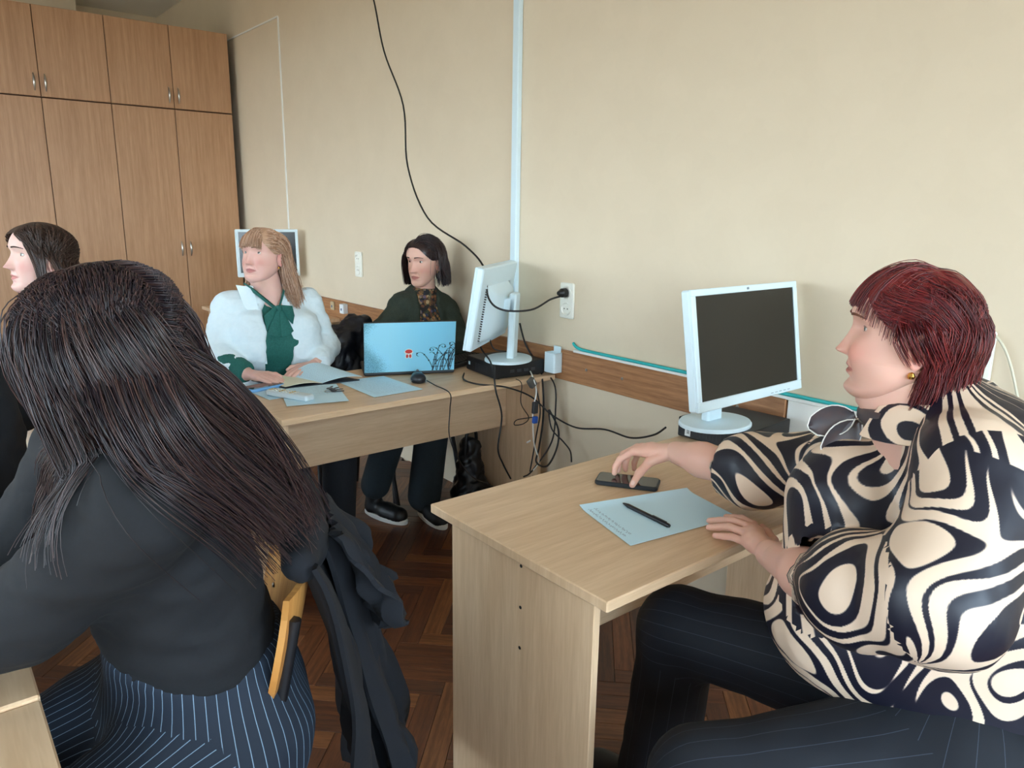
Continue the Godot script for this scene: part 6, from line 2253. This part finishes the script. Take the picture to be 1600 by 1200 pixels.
func build_profile_girl() -> void:
	var pr := thing("person", "young woman in profile with long brown hair and a black jacket", "person", Vector3(0.37, 0, -2.95))
	var P := {fat = 0.0, wide = 0.97, nose = 1.0, skin = lin(236, 194, 180), blush = lin(222, 150, 138), lip = lin(196, 112, 108), lash = lin(26, 18, 18), brow = lin(52, 36, 32), iris = lin(70, 56, 44), lid = 20.0, gaze = Vector3(0, 0.05, 1), browup = 0.001}
	var tr := T(Vector3(0.365, 1.262, -2.92), Vector3(-0.97, 0.10, 0.2))
	black_sitter(pr, P, tr, Vector3(0.40, 0.52, -2.95), Vector3(0.36, 0.93, -2.94), Vector3(-1, 0, 0))
	var mb := MB.new()
	for s in [-1.0, 1.0]:
		mb = MB.new()
		mb.sheet([[Vector3(0.325, 1.075, -2.93 + s * 0.03), Vector3(0.28, 1.08, -2.93 + s * 0.02)], [Vector3(0.31, 1.045, -2.93 + s * 0.075), Vector3(0.262, 1.02, -2.93 + s * 0.05)]], 0.003)
		part(mb, "shirt_collar", M.white_soft, pr, true)
	var S := func(p: Vector3, th: float, rg: RandomNumberGenerator) -> Dictionary:
		var a := absf(th)
		var d := Vector3(signf(p.x) * 1.0, -0.1, 0.3 if a < 1.3 else -0.1)
		var lift := rg.randf_range(0.003, 0.018)
		return {d = d, len = 0.26 + (p.y + 0.07) * 1.0 + rg.randf_range(-0.03, 0.06), g = 0.13, g2 = 0.45, lift = lift, hug = 0.0, pull = Vector3(0, 0, 0.12 if a < 1.5 else 0.0), pk = 0.1}
	var hr := grow_hair(pr, tr, P, 2200, S, [[Vector3(0.36, 0.6, -2.94), Vector3(0.37, 1.0, -2.94), 0.15, 0.12], [Vector3(0.36, 1.03, -3.11), Vector3(0.36, 1.03, -2.77), 0.07, 0.07]], [lin(66, 48, 40), lin(52, 38, 32), lin(84, 62, 52)], 0.0014, 15, 61)
	hr.set_meta("label", "long straight brown hair")

func build_edge_person() -> void:
	var pr := thing("person", "person in black on the chair between the long-haired woman and the young woman in profile", "person", Vector3(0.08, 0, -2.62))
	var P := {fat = 0.0, wide = 0.97, nose = 1.0, skin = lin(232, 188, 172), blush = lin(220, 148, 136), lip = lin(190, 110, 106), lash = lin(26, 18, 18), brow = lin(40, 28, 26), iris = lin(60, 46, 38), lid = 18.0, gaze = Vector3(0, 0, 1)}
	var tr := T(Vector3(0.02, 1.225, -2.6), Vector3(-1, 0, -0.1))
	black_sitter(pr, P, tr, Vector3(0.09, 0.52, -2.62), Vector3(0.085, 0.94, -2.61), Vector3(-1, 0, 0.05))
	var S := func(p: Vector3, th: float, rg: RandomNumberGenerator) -> Dictionary:
		return {d = Vector3(signf(p.x) * 0.8, 0.1, -0.6), len = 0.2 + (p.y + 0.07) * 1.0 + rg.randf_range(-0.03, 0.04), g = 0.13, g2 = 0.4, lift = rg.randf_range(0.003, 0.02), hug = 0.02, pull = Vector3(0, 0, -0.6 if absf(th) < 1.5 else 0.0), pk = 0.2}
	grow_hair(pr, tr, P, 1500, S, [[Vector3(0.09, 0.6, -2.62), Vector3(0.085, 1.0, -2.61), 0.15, 0.13], [Vector3(0.085, 1.04, -2.78), Vector3(0.085, 1.04, -2.44), 0.07, 0.07]], [lin(30, 22, 20), lin(40, 28, 26)], 0.0014, 12, 71)

func build_long_hair_girl() -> void:
	var pr := thing("person", "woman with very long dark hair, black sweater and pinstriped trousers seen from behind", "person", Vector3(0.33, 0, -1.18))
	var P := {fat = 0.1, wide = 1.0, nose = 1.0, skin = lin(228, 182, 164), blush = lin(214, 140, 126), lip = lin(186, 106, 100), lash = lin(26, 18, 18), brow = lin(40, 28, 26), iris = lin(60, 46, 38), lid = 16.0, gaze = Vector3(0, -0.2, 1)}
	var tr := T(Vector3(0.205, 1.243, -1.15), Vector3(-0.6, -0.22, -0.78))
	var mb := MB.new()
	mb.col = P.skin
	var shl := Vector3(0.215, 1.045, -1.040)
	var shr := Vector3(0.205, 1.045, -1.375)
	var sf := SF.new(Vector3(-0.32, 0.03, -1.6), Vector3(0.56, 1.2, -0.8), 0.015)
	sf.cap(Vector3(0.320, 0.575, -1.235), Vector3(0.255, 0.975, -1.205), 0.12, 0.1, 0.05)
	sf.cap(Vector3(0.230, 1.025, -1.205), Vector3(0.165, 1.195, -1.195), 0.056, 0.052, 0.03)
	sf.cap(shl, shr, 0.04, 0.04, 0.04)
	sf.chain([shl, Vector3(0.07, 0.855, -1.19), Vector3(-0.16, 0.79, -1.27)], [0.045, 0.04, 0.028], 0.02)
	sf.chain([shr, Vector3(0.08, 0.85, -1.42), Vector3(-0.12, 0.79, -1.36)], [0.045, 0.04, 0.028], 0.02)
	sf.chain([Vector3(0.320, 0.565, -1.145), Vector3(-0.06, 0.5, -1.08), Vector3(-0.05, 0.08, -1.06)], [0.09, 0.055, 0.04], 0.02)
	sf.chain([Vector3(0.310, 0.565, -1.325), Vector3(-0.07, 0.5, -1.34), Vector3(-0.06, 0.08, -1.34)], [0.09, 0.055, 0.04], 0.02)
	sf.mesh(mb)
	head(mb, tr, P)
	plain_hand(mb, Vector3(-0.165, 0.789, -1.272), Vector3(-0.9, -0.06, -0.2), Vector3(-0.2, 0, 0.9), -1.0)
	plain_hand(mb, Vector3(-0.125, 0.789, -1.36), Vector3(-0.9, -0.06, 0.15), Vector3(0.15, 0, 0.9), 1.0)
	var body := part(mb, "body", M.skin, pr, true)
	face_parts(pr, body, tr, P)
	# black ribbed sweater
	sf = SF.new(Vector3(-0.26, 0.6, -1.58), Vector3(0.56, 1.14, -0.84), 0.0095)
	sf.cap(Vector3(0.305, 0.725, -1.230), Vector3(0.260, 0.955, -1.205), 0.135, 0.13, 0.05)
	sf.cap(Vector3(0.305, 0.725, -1.135), Vector3(0.270, 0.925, -1.125), 0.085, 0.085, 0.06)
	sf.cap(Vector3(0.300, 0.725, -1.325), Vector3(0.260, 0.925, -1.295), 0.085, 0.085, 0.06)
	sf.cap(shl, shr, 0.068, 0.068, 0.06)
	sf.cap(Vector3(0.245, 1.005, -1.205), Vector3(0.205, 1.095, -1.200), 0.09, 0.064, 0.05)
	sf.chain([shl, Vector3(0.068, 0.86, -1.19), Vector3(-0.14, 0.792, -1.265)], [0.075, 0.066, 0.046], 0.035)
	sf.chain([shr, Vector3(0.08, 0.855, -1.42), Vector3(-0.1, 0.792, -1.37)], [0.075, 0.066, 0.046], 0.035)
	sf.cut(Vector3(0.310, 0.697, -1.235), Vector3(0.05, -1, 0.05).normalized(), 0.3)
	mb = MB.new()
	sf.mesh(mb, noise(64, 7.0, 3), 0.01, Vector3(0.7, 1.8, 0.7))
	part(mb, "sweater", M.black_knit, pr, true).set_meta("label", "black knitted sweater")
	# pinstriped trousers
	sf = SF.new(Vector3(-0.2, 0.03, -1.56), Vector3(0.62, 0.82, -0.88), 0.0125)
	sf.cap(Vector3(0.325, 0.565, -1.145), Vector3(0.320, 0.565, -1.325), 0.145, 0.145, 0.05)
	sf.cap(Vector3(0.320, 0.605, -1.235), Vector3(0.308, 0.725, -1.230), 0.165, 0.142, 0.05)
	sf.cap(Vector3(0.310, 0.685, -1.145), Vector3(0.305, 0.725, -1.145), 0.092, 0.09, 0.06)
	sf.cap(Vector3(0.310, 0.685, -1.325), Vector3(0.305, 0.725, -1.325), 0.092, 0.09, 0.06)
	sf.chain([Vector3(0.300, 0.565, -1.135), Vector3(-0.05, 0.51, -1.07), Vector3(-0.05, 0.08, -1.06)], [0.125, 0.08, 0.075], 0.04)
	sf.chain([Vector3(0.300, 0.565, -1.335), Vector3(-0.06, 0.51, -1.34), Vector3(-0.06, 0.08, -1.34)], [0.125, 0.08, 0.075], 0.04)
	sf.cut(Vector3(0.310, 0.747, -1.235), Vector3(0, 1, 0.05).normalized(), 0.3)
	mb = MB.new()
	sf.mesh(mb, noise(66, 6.0, 2), 0.008)
	mb = bone_uv(mb, [[Vector3(0.320, 0.825, -1.235), Vector3(0.320, 0.525, -1.235), 0.17], [Vector3(0.240, 0.565, -1.135), Vector3(-0.05, 0.51, -1.07), 0.11], [Vector3(-0.05, 0.51, -1.07), Vector3(-0.05, 0.08, -1.06), 0.09, Vector3.RIGHT], [Vector3(0.240, 0.565, -1.335), Vector3(-0.06, 0.51, -1.34), 0.11], [Vector3(-0.06, 0.51, -1.34), Vector3(-0.06, 0.08, -1.34), 0.09, Vector3.RIGHT]])
	part(mb, "trousers", M.teal_pin, pr, true).set_meta("label", "dark blue trousers with pale pinstripes")
	shoe(pr, Vector3(-0.05, 0.08, -1.06), Vector3(-1, 0, 0), M.black, M.black)
	shoe(pr, Vector3(-0.06, 0.08, -1.34), Vector3(-1, 0, 0), M.black, M.black)
	var inb := tr.basis.inverse()
	var S := func(p: Vector3, th: float, rg: RandomNumberGenerator) -> Dictionary:
		var a := absf(th)
		var lift := pow(rg.randf(), 1.6) * 0.036 + 0.003
		var d := Vector3(signf(p.x) * (1.0 if p.z > -0.02 else 0.5), 0.15, -0.4) + (p - Vector3(0, 0.118, 0)).normalized() * 0.5
		var front := a < 1.5 and rg.randf() < 0.14
		var ln: float = 0.34 + (p.y + 0.07) * 0.9 + rg.randf_range(-0.10, 0.05)
		if front: return {d = d, len = ln * rg.randf_range(0.55, 0.85), g = 0.12, g2 = 0.5, lift = lift, hug = 0.02, wave = 0.0004, pull = inb * Vector3(0.6, 0, 0.2), pk = 0.17, ps = 0.0}
		return {d = d, len = ln, g = 0.12, g2 = 0.45, lift = lift, hug = 0.02, wave = 0.0004, pull = inb * Vector3(0.9, 0, -0.35), pk = (0.36 if p.x > 0.0 else 0.22) - 0.1 * rg.randf(), ps = -0.1}
	var hr := grow_hair(pr, tr, P, 8500, S, [[Vector3(0.31, 0.62, -1.235), Vector3(0.26, 0.97, -1.205), 0.16, 0.145], [shl, shr, 0.075, 0.075], [shl, Vector3(0.068, 0.86, -1.19), 0.08, 0.07]], [lin(58, 42, 42), lin(44, 34, 37), lin(76, 54, 50), lin(36, 29, 33)], 0.001, 19, 81)
	hr.set_meta("label", "very long straight dark brown hair")

func build_people() -> void:
	person_materials()
	build_red()
	build_blonde()
	build_brunette()
	build_profile_girl()
	build_edge_person()
	build_long_hair_girl()
